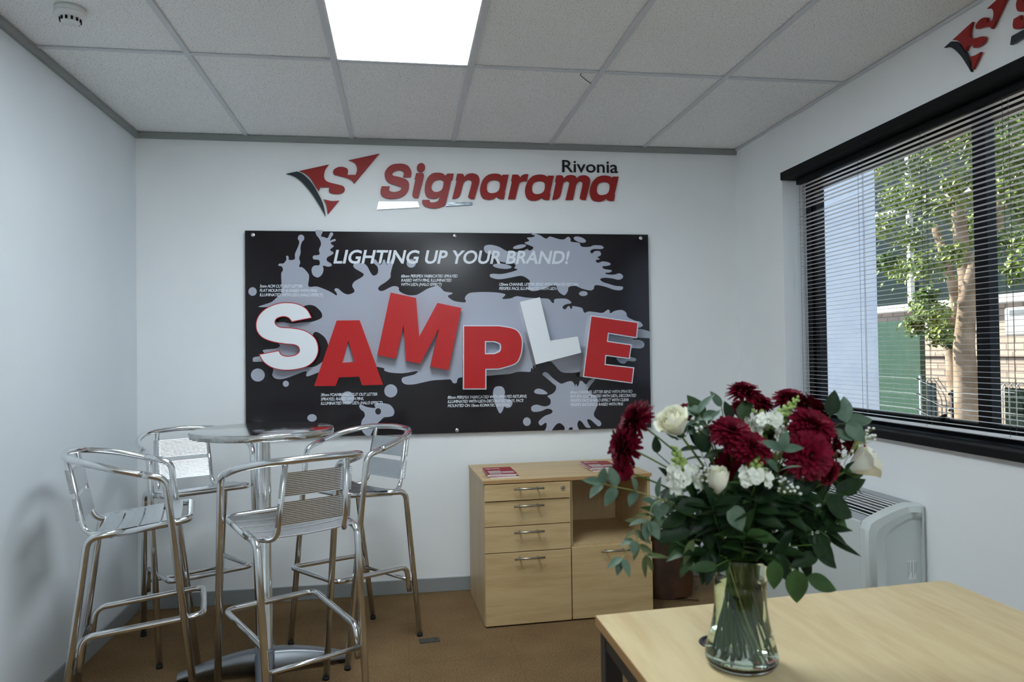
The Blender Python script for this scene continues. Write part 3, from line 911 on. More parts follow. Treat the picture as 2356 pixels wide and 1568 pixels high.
def sample(letter_loops, conv, depth, face, side, border=None, gap=0.0, bpx=6):
    yf = BF - gap - depth
    o = cutout('sample_letter', [grow(l, bpx if i == 0 else -bpx) for i, l in enumerate(letter_loops)] if border else letter_loops, yf, BF - gap + (0.0004 if gap == 0 else 0), side, board, conv, bo_t)
    if border:
        cutout('letter_face', letter_loops, yf - 0.0022, yf + 0.0001, face, o, conv, bo_t)
    else:
        cutout('letter_face', letter_loops, yf - 0.0006, yf + 0.0001, face, o, conv, bo_t)
    return o


S_L = [[(488, 658, K), (455, 602), (400, 568), (330, 555), (250, 561), (170, 593), (117, 642), (95, 700), (103, 758), (142, 802), (210, 829), (300, 845), (370, 852), (402, 873), (405, 907), (372, 933), (310, 941), (270, 927), (254, 901, K), (119, 927, K), (150, 977), (210, 1017), (290, 1034), (380, 1029), (458, 1007), (511, 963), (536, 900), (526, 832), (487, 783), (430, 753), (350, 738), (268, 732), (232, 711), (225, 685), (243, 660), (290, 648), (327, 658), (351, 685, K)]]
A_L = [[(673, 680, K), (838, 678, K), (1008, 1143, K), (855, 1147, K), (835, 1085, K), (690, 1090, K), (665, 1152, K), (510, 1153, K)], [(757, 825, K), (803, 978, K), (713, 985, K)]]
M_L = [[(1062, 478, K), (1245, 517, K), (1268, 797, K), (1400, 553, K), (1572, 589, K), (1480, 1038, K), (1348, 1012, K), (1410, 738, K), (1275, 992, K), (1172, 970, K), (1155, 712, K), (1100, 955, K), (965, 930, K)]]
P_L = [[(150, 722, K), (430, 722), (515, 745), (560, 800), (565, 870), (552, 938), (515, 990), (440, 1022), (303, 1028, K), (303, 1170, K), (150, 1170, K)], [(300, 828, K), (380, 828), (410, 845), (418, 875), (408, 905), (378, 921), (300, 924, K)]]
P_L[0][1] = (400, 722, K)
P_L[0][7] = (400, 1026, K)
P_L[1][1] = (370, 828, K)
P_L[1][5] = (370, 923, K)
L_L = [[(553, 546, K), (697, 512, K), (772, 826, K), (970, 795, K), (995, 912, K), (668, 998, K)]]
E_L = [[(1070, 651, K), (1400, 698, K), (1391, 799, K), (1188, 767, K), (1180, 834, K), (1352, 860, K), (1339, 949, K), (1168, 927, K), (1163, 1001, K), (1370, 1025, K), (1358, 1126, K), (1016, 1081, K)]]
sample(S_L, c3, 0.005, M['letter_white'], M['letter_red'], True, 0.045, 6)
sample(A_L, c3, 0.035, M['letter_red'], M['letter_red'])
sample(M_L, c3, 0.055, M['letter_red'], M['letter_red'])
sample(P_L, c4, 0.060, M['letter_red'], M['letter_side'], True, 0.0, 8)
sample(L_L, c4, 0.115, M['letter_white'], M['letter_side'])
sample(E_L, c4, 0.085, M['letter_red'], M['letter_side'], True, 0.0, 8)
for px, py in ((582, 540), (1046, 542), (1474, 547.5), (1051.5, 989), (1485, 972), (582, 1000)):
    q = on_y(px, py, BF - 0.008)
    s = MB().lathe([(0.0, -0.010), (0.0095, -0.010), (0.0115, -0.008), (0.0115, 0.0), (0.006, 0.0), (0.006, 0.0255)], 20, (q.x - bo.x, BF - bo.y, q.z - bo.z), axis=(0, 1, 0))
    s.build('standoff_pin', M['pin'], board)


# ------------------------------------------------------------------ aluminium bar stools
def make_stool(label):
    s = dict(wf=.23, yf=.208, wa=.243, ya=.10, za=.949, yb=-.248, zb=1.037, wb=.121, yub=-.178, zub=.764, ws=.198, ysr=-.135, ysf=.175, zsr=.738, zsf=.772,
             wr=.187, yr=-.264, wff=.195, yff=.222, zff=.385, wfr=.191, yfr=-.18, zfr=.322)
    t = thing('bar_stool', label, 'bar stool', group='aluminium bar stools around the round table')
    R = 0.0138
    # armrest hoop: arm corner, side, round the back, other side
    half = [Vector((s['wa'], s['ya'], s['za'])), Vector((0.252, -0.01, s['za'] + 0.030)), Vector((0.243, -0.11, s['za'] + 0.058)), Vector((0.19, -0.205, s['za'] + 0.080)), Vector((s['wb'], s['yb'] - 0.004, s['zb'])), Vector((0, -0.272, s['zb'] + 0.004))]
    leg_dir = (Vector((s['wf'], s['yf'], 0)) - half[0]).normalized()
    arm_dir = (half[1] - half[0]).normalized()
    for sd in (1, -1):
        mir = lambda p: Vector((p[0] * sd, p[1], p[2]))
        foot = Vector((s['wf'], s['yf'], 0.004))
        corner = fillet([foot, half[0], half[0] + arm_dir * 0.11], 0.055, 8)
        lg = MB().tube([mir(p) for p in corner], R, 14).build('leg', M['alu'], t)
        MB().tube([mir(foot + Vector((0, 0, -0.004))), mir(foot - leg_dir * 0.012)], R + 0.0012, 12).build('foot_cap', M['rubber'], lg)
        # rear leg, bent forward into the seat rail
        rf = Vector((s['wr'], s['yr'], 0.004))
        bend = Vector((s['ws'], s['ysr'] - 0.035, s['zsr']))
        rl = fillet([rf, bend, bend + Vector((0, 0.12, 0.013))], 0.05, 8)
        lg = MB().tube([mir(p) for p in rl], R, 14).build('leg', M['alu'], t)
        MB().tube([mir(rf + Vector((0, 0, -0.004))), mir(rf + (bend - rf).normalized() * 0.012)], R + 0.0012, 12).build('foot_cap', M['rubber'], lg)
        # back upright, from the hoop down and forward under the seat
        up = fillet([(s['wb'], s['yb'], s['zb'] - 0.006), (s['wb'] + 0.012, s['yub'] - 0.01, s['zub'] - 0.022), (s['ws'] - 0.014, s['ysr'] + 0.05, s['zsr'] - 0.001)], 0.06, 8)
        MB().tube([mir(p) for p in up], 0.0112, 12).build('back_upright', M['alu'], t)
    full = half + [Vector((-p.x, p.y, p.z)) for p in reversed(half[:-1])]
    path = spline(full, 8)
    d0 = 0.07
    keep = [p for p in path if not ((p - full[0]).length < d0 or (p - full[-1]).length < d0)]
    MB().tube(keep, R, 14).build('armrest', M['alu'], t)
    zf = lambda y: s['zsr'] + (s['zsf'] - s['zsr']) * (y - s['ysr']) / (s['ysf'] - s['ysr'])
    ws = s['ws']
    fr = fillet([(ws, -0.07, zf(-0.07)), (ws, s['ysf'] + 0.01, s['zsf'] + 0.002), (-ws, s['ysf'] + 0.01, s['zsf'] + 0.002), (-ws, -0.07, zf(-0.07))], 0.05, 8)
    MB().tube(fr, R, 14).build('seat_frame', M['alu'], t)
    # ribbed seat slats
    st = MB()
    y = s['ysr'] - 0.012
    for k in range(4):
        y0, y1 = y, y + 0.069
        y = y1 + 0.0075
        nr = 12
        prof = []
        for i in range(nr * 4 + 1):
            yy = y0 + (y1 - y0) * i / (nr * 4)
            prof.append((yy, 0.0014 * (0.5 - 0.5 * math.cos(2 * PI * i / 4))))
        rows = []
        for xx in (-ws - 0.006, -ws + 0.012, -0.12, -0.06, 0, 0.06, 0.12, ws - 0.012, ws + 0.006):
            dip = -0.010 * (1 - (xx / ws) ** 2)
            rows.append([Vector((xx, yy, zf(yy) + 0.0135 + dip + dz)) for yy, dz in prof])
        st.grid(rows)
        st.grid([[p - Vector((0, 0, 0.004)) for p in (r[0], r[-1])] for r in rows])
        for e in (0, -1):
            st.grid([[r[e], r[e] - Vector((0, 0, 0.004))] for r in rows], False)
    st.build('seat', M['alu_slat'], t)
    # two ribbed back slats wrapped round the uprights
    top, bot = Vector((s['wb'], s['yb'], s['zb'] - 0.006)), Vector((s['wb'] + 0.012, s['yub'] - 0.01, s['zub'] - 0.022))
    ax = (bot - top)
    for f0, f1 in ((0.14, 0.45), (0.52, 0.83)):
        mb = MB()
        nr = 13
        rows = []
        wid = s['wb'] + 0.016
        for xx in [-1, -0.92, -0.8, -0.5, 0, 0.5, 0.8, 0.92, 1]:
            row = []
            for i in range(nr * 4 + 1):
                f = f0 + (f1 - f0) * i / (nr * 4)
                c = top + ax * f
                rib = 0.0016 * (0.5 - 0.5 * math.cos(2 * PI * i / 4))
                wrap = -0.012 if abs(xx) == 1 else 0.012 * (1 if abs(xx) < 0.95 else 0)
                row.append(Vector((xx * (wid + 0.012 * f), c.y + wrap + rib - 0.004 * (1 - xx * xx), c.z)))
            rows.append(row)
        mb.grid(rows)
        mb.grid([[p + Vector((0, -0.0022, 0)) for p in r] for r in rows])
        mb.build('back_slat', M['alu_slat'], t)
    # footrest with down-turned rear ends
    wr_, wf_ = s['wfr'], s['wff']
    fo = fillet([(wr_ - 0.012, -0.205, s['zfr'] - 0.085), (wr_ - 0.012, -0.19, s['zff'] - 0.025), (wf_ - 0.005, s['yff'] + 0.01, s['zff'] + 0.004), (-wf_ + 0.005, s['yff'] + 0.01, s['zff'] + 0.004), (-wr_ + 0.012, -0.19, s['zff'] - 0.025), (-wr_ + 0.012, -0.205, s['zfr'] - 0.085)], [0.05, 0.045, 0.045, 0.05], 8)
    MB().tube(fo, 0.0125, 14).build('footrest', M['alu'], t)
    MB().tube([(-0.185, -0.222, 0.285), (0.185, -0.222, 0.285)], 0.009, 12).build('crossbar', M['alu'], t)
    return t


STOOLS = [((0.416, -1.183), -1.322, 'polished aluminium bar stool nearest the left wall, facing right'),
          ((0.461, -0.539), -2.595, 'aluminium bar stool in the back left corner, behind the round table'),
          ((1.044, -1.389), 0.523, 'aluminium bar stool in the foreground with its back towards the camera'),
          ((1.234, -0.700), 2.276, 'aluminium bar stool on the right of the table, beneath the sample board')]
proto = make_stool(STOOLS[0][2])
for i, ((x, y), rz, lb) in enumerate(STOOLS):
    o = proto if i == 0 else dup(proto)
    o.location = (x, y, 0)
    o.rotation_euler = (0, 0, rz)
    o['label'] = lb

# ------------------------------------------------------------------ round bar table
TX, TY, TZ = 0.860, -0.968, 1.0915
t = thing('bar_table', 'round steel-topped pedestal bar table between the four stools', 'table', (TX, TY, 0))
tt = MB().lathe([(0.0, TZ), (0.303, TZ), (0.307, TZ - 0.0012), (0.3085, TZ - 0.003)], 72)
tt.lathe([(0.303, TZ - 0.030), (0.28, TZ - 0.027), (0.0, TZ - 0.026)], 72)
tto = tt.build('table_top', M['steel'], t)
MB().lathe([(0.3085, TZ - 0.003), (0.3095, TZ - 0.006), (0.3095, TZ - 0.027), (0.307, TZ - 0.0295), (0.303, TZ - 0.030)], 72).build('rim', M['rim'], tto)
MB().lathe([(0.0, TZ - 0.026), (0.14, TZ - 0.026), (0.14, TZ - 0.032), (0.05, TZ - 0.036), (0.034, TZ - 0.05), (0.033, TZ - 0.06), (0.033, 0.09), (0.037, 0.085), (0.037, 0.06)], 36).build('column', M['alu'], t)
bs = MB()
bs.lathe([(0.0, 0.112), (0.046, 0.11), (0.055, 0.095), (0.058, 0.05), (0.055, 0.03), (0.0, 0.03)], 28)
angs = [math.radians(9) + k * PI / 2 for k in range(4)]
for a in angs:
    mt = Matrix.Rotation(a, 4, 'Z')
    rows = []
    for k in range(9):
        f = k / 8
        r = 0.03 + 0.33 * f
        w = 0.042 - 0.014 * f
        zt = 0.106 - 0.064 * f ** 1.7
        zbm = 0.020 + 0.004 * math.sin(f * PI)
        sec = [(-w, zbm), (-w, zt - 0.012), (-w * 0.55, zt - 0.001), (0, zt), (w * 0.55, zt - 0.001), (w, zt - 0.012), (w, zbm), (-w, zbm)]
        rows.append([mt @ Vector((r, yy, zz)) for yy, zz in sec])
    bs.grid(rows)
    bs.add([p for p in rows[-1][:-1]], [list(range(7))])
base_o = bs.build('base', M['alu_cast'], t)
for a in angs:
    q = Matrix.Rotation(a, 4, 'Z') @ Vector((0.338, 0, 0))
    MB().lathe([(0.0, 0), (0.02, 0), (0.021, 0.008), (0.012, 0.014), (0.007, 0.016), (0.007, 0.03)], 16, q).build('foot_glide', M['rubber'], base_o)

# small dark patch let into the carpet
pc = on_z(988, 1473, 0)
p_ob = MB().box(-0.05, 0.05, -0.028, 0.028, 0.0, 0.004, 0.001, 1).build('floor_patch', M['patch'])
p_ob.location = (pc.x, pc.y, 0)
p_ob.rotation_euler = (0, 0, 0.10)
tag(p_ob, 'small dark grey rectangular patch on the brown carpet in front of the cabinet', 'floor patch')

# ------------------------------------------------------------------ maple cabinet
CW, CD, CH = 0.922, 0.565, 0.757
cab = thing('cabinet', 'low maple office cabinet with drawers and an open shelf against back wall', 'cabinet', (1.889, -0.640, 0), math.radians(2.6))
ca = MB()
ca.box(0.004, 0.020, 0.018, CD, 0.004, CH - 0.018)
ca.box(CW - 0.020, CW - 0.004, 0.018, CD, 0.004, CH - 0.018)
ca.box(0.466, 0.482, 0.022, CD - 0.02, 0.02, CH - 0.018)
ca.box(0.020, CW - 0.020, CD - 0.016, CD - 0.004, 0.02, CH - 0.018)
ca.box(0.482, CW - 0.020, 0.004, CD - 0.016, 0.382, 0.398)
ca.box(0.020, CW - 0.020, 0.03, CD - 0.016, 0.02, 0.036)
ca.build('carcass', M['maple_z'], cab)
tp_ = MB().box(0.0, CW, 0.0, CD, CH - 0.018, CH - 0.0006, 0.0008, 1).build('cabinet_top', M['maple_x'], cab)
MB().box(0.0, CW, -0.0015, 0.001, CH - 0.0182, CH - 0.0008).build('edge_strip', M['edge'], tp_)


def bar_handle(parent, cx, z, y):
    h_ = MB()
    h_.tube([(cx - 0.080, y - 0.030, z), (cx + 0.080, y - 0.030, z)], 0.0055, 12)
    for dx in (-0.048, 0.048):
        h_.tube([(cx + dx, y - 0.030, z), (cx + dx, y, z)], 0.0045, 10)
    return h_.build('handle', M['nickel'], parent)


for i, (z0, z1, yy, hz) in enumerate(((0.650, 0.734, -0.006, 0.712), (0.518, 0.645, 0.001, 0.622), (0.382, 0.514, 0.002, 0.487), (0.008, 0.378, 0.000, 0.352))):
    d = MB().box(0.006, 0.464, yy, yy + 0.017, z0, z1, 0.001, 1).build('drawer', M['maple_x'], cab)
    bar_handle(d, 0.236, hz, yy)
    if i == 0:
        lk = MB().lathe([(0.0, 0.003), (0.006, 0.003), (0.009, 0.001), (0.011, 0.004), (0.0125, 0.003), (0.0125, -0.003)], 20, (0.424, yy, 0.702), axis=(0, -1, 0))
        lk.build('lock', M['nickel'], d)
        MB().box(0.4225, 0.4255, yy - 0.0042, yy - 0.0028, 0.698, 0.706).build('keyhole', M['black_matt'], d)
d = MB().box(0.470, CW - 0.004, 0.0, 0.017, 0.008, 0.386, 0.001, 1).build('drawer', M['maple_x'], cab)
bar_handle(d, 0.704, 0.360, 0.0)


# brochures in two small piles on the cabinet
def brochure(label, cx, cy, z, rz, w, d_, group):
    b = thing('brochure', label, 'brochure', (cx, cy, z), rz, group)
    hh = 0.0058
    MB().box(-w / 2 + 0.001, w / 2 - 0.001, -d_ / 2 + 0.001, d_ / 2 - 0.001, 0, hh - 0.0006).build('pages', M['paper'], b)
    cv = MB().box(-w / 2, w / 2, -d_ / 2, d_ / 2, hh - 0.0006, hh).build('cover', M['brochure_red'], b)
    for x0, x1, y0, y1 in ((-0.42, 0.02, -0.30, 0.0), (0.04, 0.44, -0.36, -0.12), (-0.42, 0.0, -0.44, -0.34)):
        MB().box(x0 * w, x1 * w, y0 * d_, y1 * d_, hh, hh + 0.0003).build('picture_block', M['brochure_grey'], cv)
    me = text_mesh('Signarama', 0.02, 0.2)
    x_ = [v_.co.x for v_ in me.vertices]
    for v_ in me.vertices:
        v_.co = Vector((-0.44 * w + (v_.co.x - min(x_)) / (max(x_) - min(x_)) * 0.5 * w, 0.26 * d_ + v_.co.y * 0.15 * d_, hh + 0.0002 + (v_.co.z + 0.01) * 0.01))
    me.materials.append(M['heading'])
    link('cover_title', me, cv)
    return b


cz = CH - 0.0004
bl = [on_z(x, y, cz + 0.012) for x, y in ((1112, 1077), (1176, 1075), (1189, 1093), (1120, 1095))]
brr = [on_z(x, y, cz + 0.012) for x, y in ((1340, 1061), (1402, 1058), (1418, 1080), (1354, 1082))]
for nm, q, rz0 in (('left', bl, 0.02), ('right', brr, 0.01)):
    ctr = sum(q, Vector()) / 4
    w = ((q[1] - q[0]).length + (q[2] - q[3]).length) / 2
    d_ = ((q[3] - q[0]).length + (q[2] - q[1]).length) / 2
    d_ = min(d_, 0.24)
    for k, (dx, dy, dr) in enumerate(((0.004, -0.006, 0.05), (-0.003, 0.002, -0.03), (0.0, 0.0, 0.0))):
        place = ('bottom', 'middle', 'top')[k]
        yy = min(ctr.y, -0.40 if nm == 'left' else -0.33)
        brochure('red printed brochure, %s one of the %s pile on the maple cabinet' % (place, nm), ctr.x + dx, yy + dy, cz + 0.0063 * k, rz0 + dr, w, d_, 'brochures on the cabinet')

# ------------------------------------------------------------------ brown bag, plastic and paper beside the cabinet
bag = thing('bag', 'dark brown leather bag with black handles on the floor beside the cabinet', 'bag', (3.0, -0.30, 0))
rows = []
for k in range(11):
    f = k / 10
    z = 0.004 + 0.36 * f
    wx = 0.135 - 0.025 * f + 0.012 * math.sin(f * 7)
    wy = 0.10 - 0.055 * f
    row = []
    for j in range(25):
        a = 2 * PI * j / 24
        ca_, sa_ = math.cos(a), math.sin(a)
        sx = math.copysign(abs(ca_) ** 0.6, ca_); sy = math.copysign(abs(sa_) ** 0.6, sa_)
        wob = 1 + 0.045 * math.sin(3 * a + 5 * f) + 0.03 * math.sin(7 * a - 9 * f)
        row.append(Vector((wx * sx * wob, wy * sy * wob, z + 0.012 * math.sin(2 * a) * f)))
    rows.append(row)
bgm = MB().grid(rows)
bgm.add([p for p in rows[0][:-1]], [list(reversed(range(24)))])
bgm.add([p + Vector((0, 0, -0.01)) for p in rows[-1][:-1]], [list(range(24))])
bgm.build('body', M['leather'], bag)
for yy in (-0.045, 0.045):
    hpath = spline([(-0.075, yy, 0.33), (-0.07, yy * 0.9, 0.42), (-0.03, yy * 0.7, 0.475), (0.03, yy * 0.7, 0.475), (0.07, yy * 0.9, 0.42), (0.075, yy, 0.33)], 6)
    MB().tube(hpath, 0.008, 8).build('handle', M['rubber'], bag)
fl = MB()
fl.grid([[Vector((0.0 + 0.11 * f, -0.10 - 0.03 * f + dy, 0.016 + 0.012 * math.sin(f * 3) * (1 if dy else 0.6))) for dy in (0, -0.035)] for f in (0, 0.3, 0.6, 0.9, 1.15)])
fl.build('strap', M['leather'], bag)
pl = thing('plastic_bag', 'crumpled clear plastic bag lying on the carpet beside the brown bag', 'plastic bag', (3.285, -0.22, 0))
rows = []
rnd = random.Random(3)
for i in range(13):
    row = []
    for j in range(13):
        u, v_ = i / 12 - 0.5, j / 12 - 0.5
        hgt = 0.055 * math.cos(u * PI) * math.cos(v_ * PI) + rnd.uniform(-0.012, 0.014)
        row.append(Vector((u * 0.26, v_ * 0.20, max(0.003, hgt))))
    rows.append(row)
MB().grid(rows, False).build('film', M['clear_film'], pl)
pp = MB()
pp.grid([[Vector((x, y, 0.004 + 0.012 * (x + 0.05) * 6 * (y + 0.03))) for y in (-0.03, 0.0, 0.03)] for x in (-0.05, 0.0, 0.05)])
po = pp.build('paper_scrap', M['paper'])
q = on_z(1524, 1353, 0)
po.location = (q.x + 0.01, q.y - 0.02, 0)
tag(po, 'small white paper scrap on the carpet beside the cabinet foot', 'paper')

# ------------------------------------------------------------------ floor air conditioner under the window
ac = thing('air_conditioner', 'grey-white floor-standing air conditioner below the window', 'air conditioner', (W - 0.002, -1.66, 0))
AX, AL = -0.262, 1.06                            # depth towards the room, length along the wall


def prof_line(n=9):
    """side profile of the top: from the wall down over the curved front edge"""
    pts = [(-0.004, 0.765), (-0.06, 0.768)]
    for k in range(n):
        f = k / (n - 1)
        pts.append((-0.06 - 0.165 * f, 0.768 - 0.052 * f ** 1.4))
    pts += [(-0.250, 0.700), (-0.262, 0.672), (-0.264, 0.62)]
    return pts


pr = prof_line()
side = [(x, z) for x, z in pr] + [(-0.264, 0.10), (-0.004, 0.10)]
body = MB()
body.box(AX + 0.016, -0.004, 0.05, AL - 0.05, 0.10, 0.672)
body.box(AX + 0.04, -0.01, 0.03, AL - 0.03, 0.0, 0.10)
body.build('body', M['ac_dark'], ac)
for y0, y1 in ((0.0, 0.052), (AL - 0.052, AL)):
    cp = MB()
    n = len(side)
    inset = 0.020
    cp.prism([(x, y0 + inset, z) for x, z in side], (0, y1 - y0 - inset, 0))
    cx_, cz_ = -0.13, 0.42
    rim = [(cx_ + (x - cx_) * 1.0, z) for x, z in side]
    # raised rounded rim round the end panel
    e0 = [Vector((x, y0 + inset, z)) for x, z in rim]
    e1 = [Vector((cx_ + (x - cx_) * 0.97, y0, cz_ + (z - cz_) * 0.985)) for x, z in rim]
    em_ = [Vector((-0.020 + (x + 0.004) * 0.80, y0 - 0.004, 0.10 + (z - 0.10) * 0.955)) for x, z in rim]
    e2 = [Vector((-0.014 + (x + 0.004) * 0.66, y0 + 0.002, 0.10 + (z - 0.10) * 0.925)) for x, z in rim]
    e3 = [Vector((-0.014 + (x + 0.004) * 0.60, y0 + 0.014, 0.10 + (z - 0.10) * 0.90)) for x, z in rim]
    for p_, q_ in ((e0, e1), (e1, em_), (em_, e2), (e2, e3)):
        cp.grid([p_ + [p_[0]], q_ + [q_[0]]])
    cp.add(e3, [list(range(n))])
    cp.build('end_cap', M['ac'], ac)
fp = MB().box(AX, AX + 0.014, 0.054, AL - 0.054, 0.10, 0.698, 0.003, 1)
fp.build('front_panel', M['ac'], ac)
tg = MB()
tg.prism([(-0.004, 0.052, 0.762), (-0.075, 0.052, 0.765), (-0.075, 0.052, 0.750), (-0.004, 0.052, 0.747)], (0, AL - 0.104, 0))
tg.prism([(-0.222, 0.052, 0.717), (-0.250, 0.052, 0.698), (-0.250, 0.052, 0.690), (-0.222, 0.052, 0.700)], (0, AL - 0.104, 0))
for y0 in (0.30, 0.62):
    tg.prism([(-0.07, y0, 0.767), (-0.15, y0, 0.755), (-0.225, y0, 0.719), (-0.225, y0, 0.705), (-0.15, y0, 0.742), (-0.07, y0, 0.752)], (0, 0.018, 0))
tg.build('grille_frame', M['ac_grey'], ac)
gb = MB()
for k in range(8):
    f = (k + 0.6) / 8.2
    x = -0.075 - 0.147 * f
    z = 0.766 - 0.049 * f ** 1.5
    gb.box(x - 0.0016, x + 0.0016, 0.052, AL - 0.052, z - 0.005, z - 0.001)
gb.build('grille_bars', M['label'], ac)
lb = MB().box(-0.078, -0.040, 0.0130, 0.0142, 0.458, 0.535)
lbo = lb.build('rating_label', M['label'], ac)
li = MB()
for k, xx in enumerate((-0.070, -0.064, -0.056, -0.050, -0.040, -0.034)):
    li.box(xx - 0.006 - 0.001, xx - 0.006 + 0.0012, 0.0126, 0.0131, 0.466 + 0.01 * (k % 3), 0.530)
li.build('label_lines', M['ac_grey'], lbo)

# ------------------------------------------------------------------ desk
DZ = 0.735
dq = [on_z(1371, 1415, DZ), on_z(2176, 1334, DZ)]
dl, dr = Vector((dq[0].x, dq[0].y, 0)), Vector((dq[1].x, dq[1].y, 0))
nl, nr_ = dl + Vector((0.010, -0.82, 0)), dr + Vector((0.006, -0.86, 0))
desk = thing('desk', 'pale maple desk on dark grey steel legs in the foreground', 'desk', (2.5, -2.9, 0))
do = Vector((2.5, -2.9, 0))
quad = [dl - do, dr - do, nr_ - do, nl - do]
qpts = []
rr = 0.03
top_pts = [quad[0], quad[1] + Vector((-rr, -0.002, 0)), quad[1] + Vector((-0.006, -0.008, 0)), quad[1] + Vector((0, -rr, 0)), quad[2], quad[3]]
dt = MB().prism([p + Vector((0, 0, DZ - 0.024)) for p in top_pts], (0, 0, 0.024))
dto = dt.build('desktop', M['maple_y'], desk)
em = MB()
for a, b in ((quad[3], quad[0]),):
    dvec = (b - a).normalized(); nv = Vector((dvec.y, -dvec.x, 0)) * -1
    em.prism([a + nv * 0.0015 + Vector((0, 0, DZ - 0.0238)), b + nv * 0.0015 + Vector((0, 0, DZ - 0.0238)), b + nv * 0.0015 + Vector((0, 0, DZ - 0.001)), a + nv * 0.0015 + Vector((0, 0, DZ - 0.001))], -nv * 0.002)
em.build('edge_strip', M['edge'], dto)
gr_c = on_z(1650, 1478, DZ) - do
gmt = MB().lathe([(0.031, -0.02), (0.031, 0.001), (0.034, 0.004), (0.039, 0.004), (0.042, 0.0005), (0.042, -0.001)], 36, (gr_c.x, gr_c.y, DZ))
gmt.disc(0.0315, 0.0008, 30, (gr_c.x, gr_c.y, DZ))
gmt.build('cable_grommet', M['grommet'], dto)
ls = 0.045


def lerp2(u, v_):
    return (quad[0] * (1 - u) + quad[1] * u) * (1 - v_) + (quad[3] * (1 - u) + quad[2] * u) * v_


for u, v_ in ((0.0, 0.0), (1.0, 0.0), (0.0, 1.0), (1.0, 1.0)):
    c = lerp2(u, v_) + Vector(((0.032 if u == 0 else -0.045), (-0.028 if v_ == 0 else 0.028), 0))
    MB().box(c.x - ls / 2, c.x + ls / 2, c.y - ls / 2, c.y + ls / 2, 0, DZ - 0.0245, 0.002, 1).build('leg', M['desk_steel'], desk)
for u, ox in ((0, 0.032), (1, -0.045)):
    a, b = lerp2(u, 0) + Vector((ox, -0.05, 0)), lerp2(u, 1) + Vector((ox, 0.05, 0))
    MB().box(a.x - 0.02, a.x + 0.02, b.y, a.y, DZ - 0.07, DZ - 0.0245).build('rail', M['desk_steel'], desk)
# ------------------------------------------------------------------ glass vase
VC = Vector((2.203, -2.892, DZ))
VH = 0.236
vp = [(0.0, 0.0), (0.060, 0.0), (0.070, 0.004), (0.0765, 0.014), (0.0768, 0.026), (0.0725, 0.045), (0.0660, 0.068), (0.0590, 0.098), (0.0550, 0.130), (0.0548, 0.165), (0.0562, 0.195), (0.0590, 0.225), (0.0602, VH),
      (0.0582, VH + 0.0015), (0.0565, VH), (0.0552, 0.225), (0.0526, 0.195), (0.0512, 0.165), (0.0514, 0.130), (0.0552, 0.098), (0.0620, 0.068), (0.0685, 0.045), (0.0718, 0.030), (0.0700, 0.018), (0.060, 0.012), (0.0, 0.011)]
vase = thing('vase', 'clear waisted glass vase holding the bouquet on the maple desk', 'vase', VC)
MB().lathe(vp, 64).build('glass_body', M['vase'], vase)
wp = [(0.0, 0.0116), (0.059, 0.0126), (0.0692, 0.0185), (0.0711, 0.030), (0.0678, 0.045), (0.0614, 0.068), (0.0546, 0.098), (0.0508, 0.130), (0.0506, 0.165), (0.0516, 0.186), (0.0, 0.186)]
wp = [(r + 0.0009 if 0 < r and 0.012 < z else r, z) for r, z in wp]    # water meets the glass
MB().lathe(wp, 48).build('water', M['water'], vase)

BC = VC + Vector((0, 0.02, 0.30))                 # heart of the bouquet
CAMDIR = (CAM - BC).normalized()
RF = random.Random(11)


def at(px, py, dy):
    """a point seen at px, py in the plane dy in front of (-) or behind (+) the vase axis"""
    return on_y(px, py, VC.y + dy)


def frame(n, up=Vector((0, 0, 1))):
    n = Vector(n).normalized()
    a = up.cross(n)
    if a.length < 1e-4:
        a = Vector((1, 0, 0))
    a.normalize()
    b = n.cross(a)
    return Matrix((a, b, n)).transposed()          # local x, y, z axes as columns


def petal(mb, q, c, ang, L_, w, r0, lift0, lift1, cup=0.15, seg=4, z0=0.0):
    """strap petal from radius r0, rising from lift0 to lift1 (radians above the flower plane)"""
    ca_, sa_ = math.cos(ang), math.sin(ang)
    r, z = r0, z0
    rows = []
    for i in range(seg + 1):
        f = i / seg
        hw = w * 0.5 * (0.55 + 1.35 * f - 0.95 * f * f) * (1 if i < seg else 0.45)
        row = []
        for s_ in (-1, 0, 1):
            t_ = s_ * hw
            zz = z + (cup * hw if s_ else 0)
            row.append(c + q @ Vector((ca_ * r - sa_ * t_, sa_ * r + ca_ * t_, zz)))
        rows.append(row)
        lf = lift0 + (lift1 - lift0) * f
        r += math.cos(lf) * L_ / seg
        z += math.sin(lf) * L_ / seg
    mb.grid(rows)


def leaf(mb, b, d, n, L_, w, curl=0.15, fold=0.25, seg=6, tip=1.0):
    """one leaf blade from b along d, face towards n"""
    d = Vector(d).normalized()
    n = Vector(n)
    s = d.cross(n)
    if s.length < 1e-4:
        s = d.cross(Vector((0.3, 0.8, 0.5)))
    s.normalize()
    n = s.cross(d).normalized()
    rows = []
    for i in range(seg + 1):
        f = i / seg
        hw = w * 0.5 * (math.sin(PI * min(1, f ** (0.75 * tip))) ** 0.85 if 0 < f < 1 else 0.02)
        c = b + d * (L_ * f) - n * (curl * L_ * f * f)
        rows.append([c + s * hw * k + n * (abs(k) * hw * fold) for k in (-1, -0.5, 0, 0.5, 1)])
    mb.grid(rows)


SLOTS = [(0.0455 * math.sqrt((k + 0.5) / 118), k * 2.39996) for k in range(118)]
SLOTS = [Vector((r * math.cos(a), r * math.sin(a), 0)) for r, a in SLOTS]
TWIST = 1.5


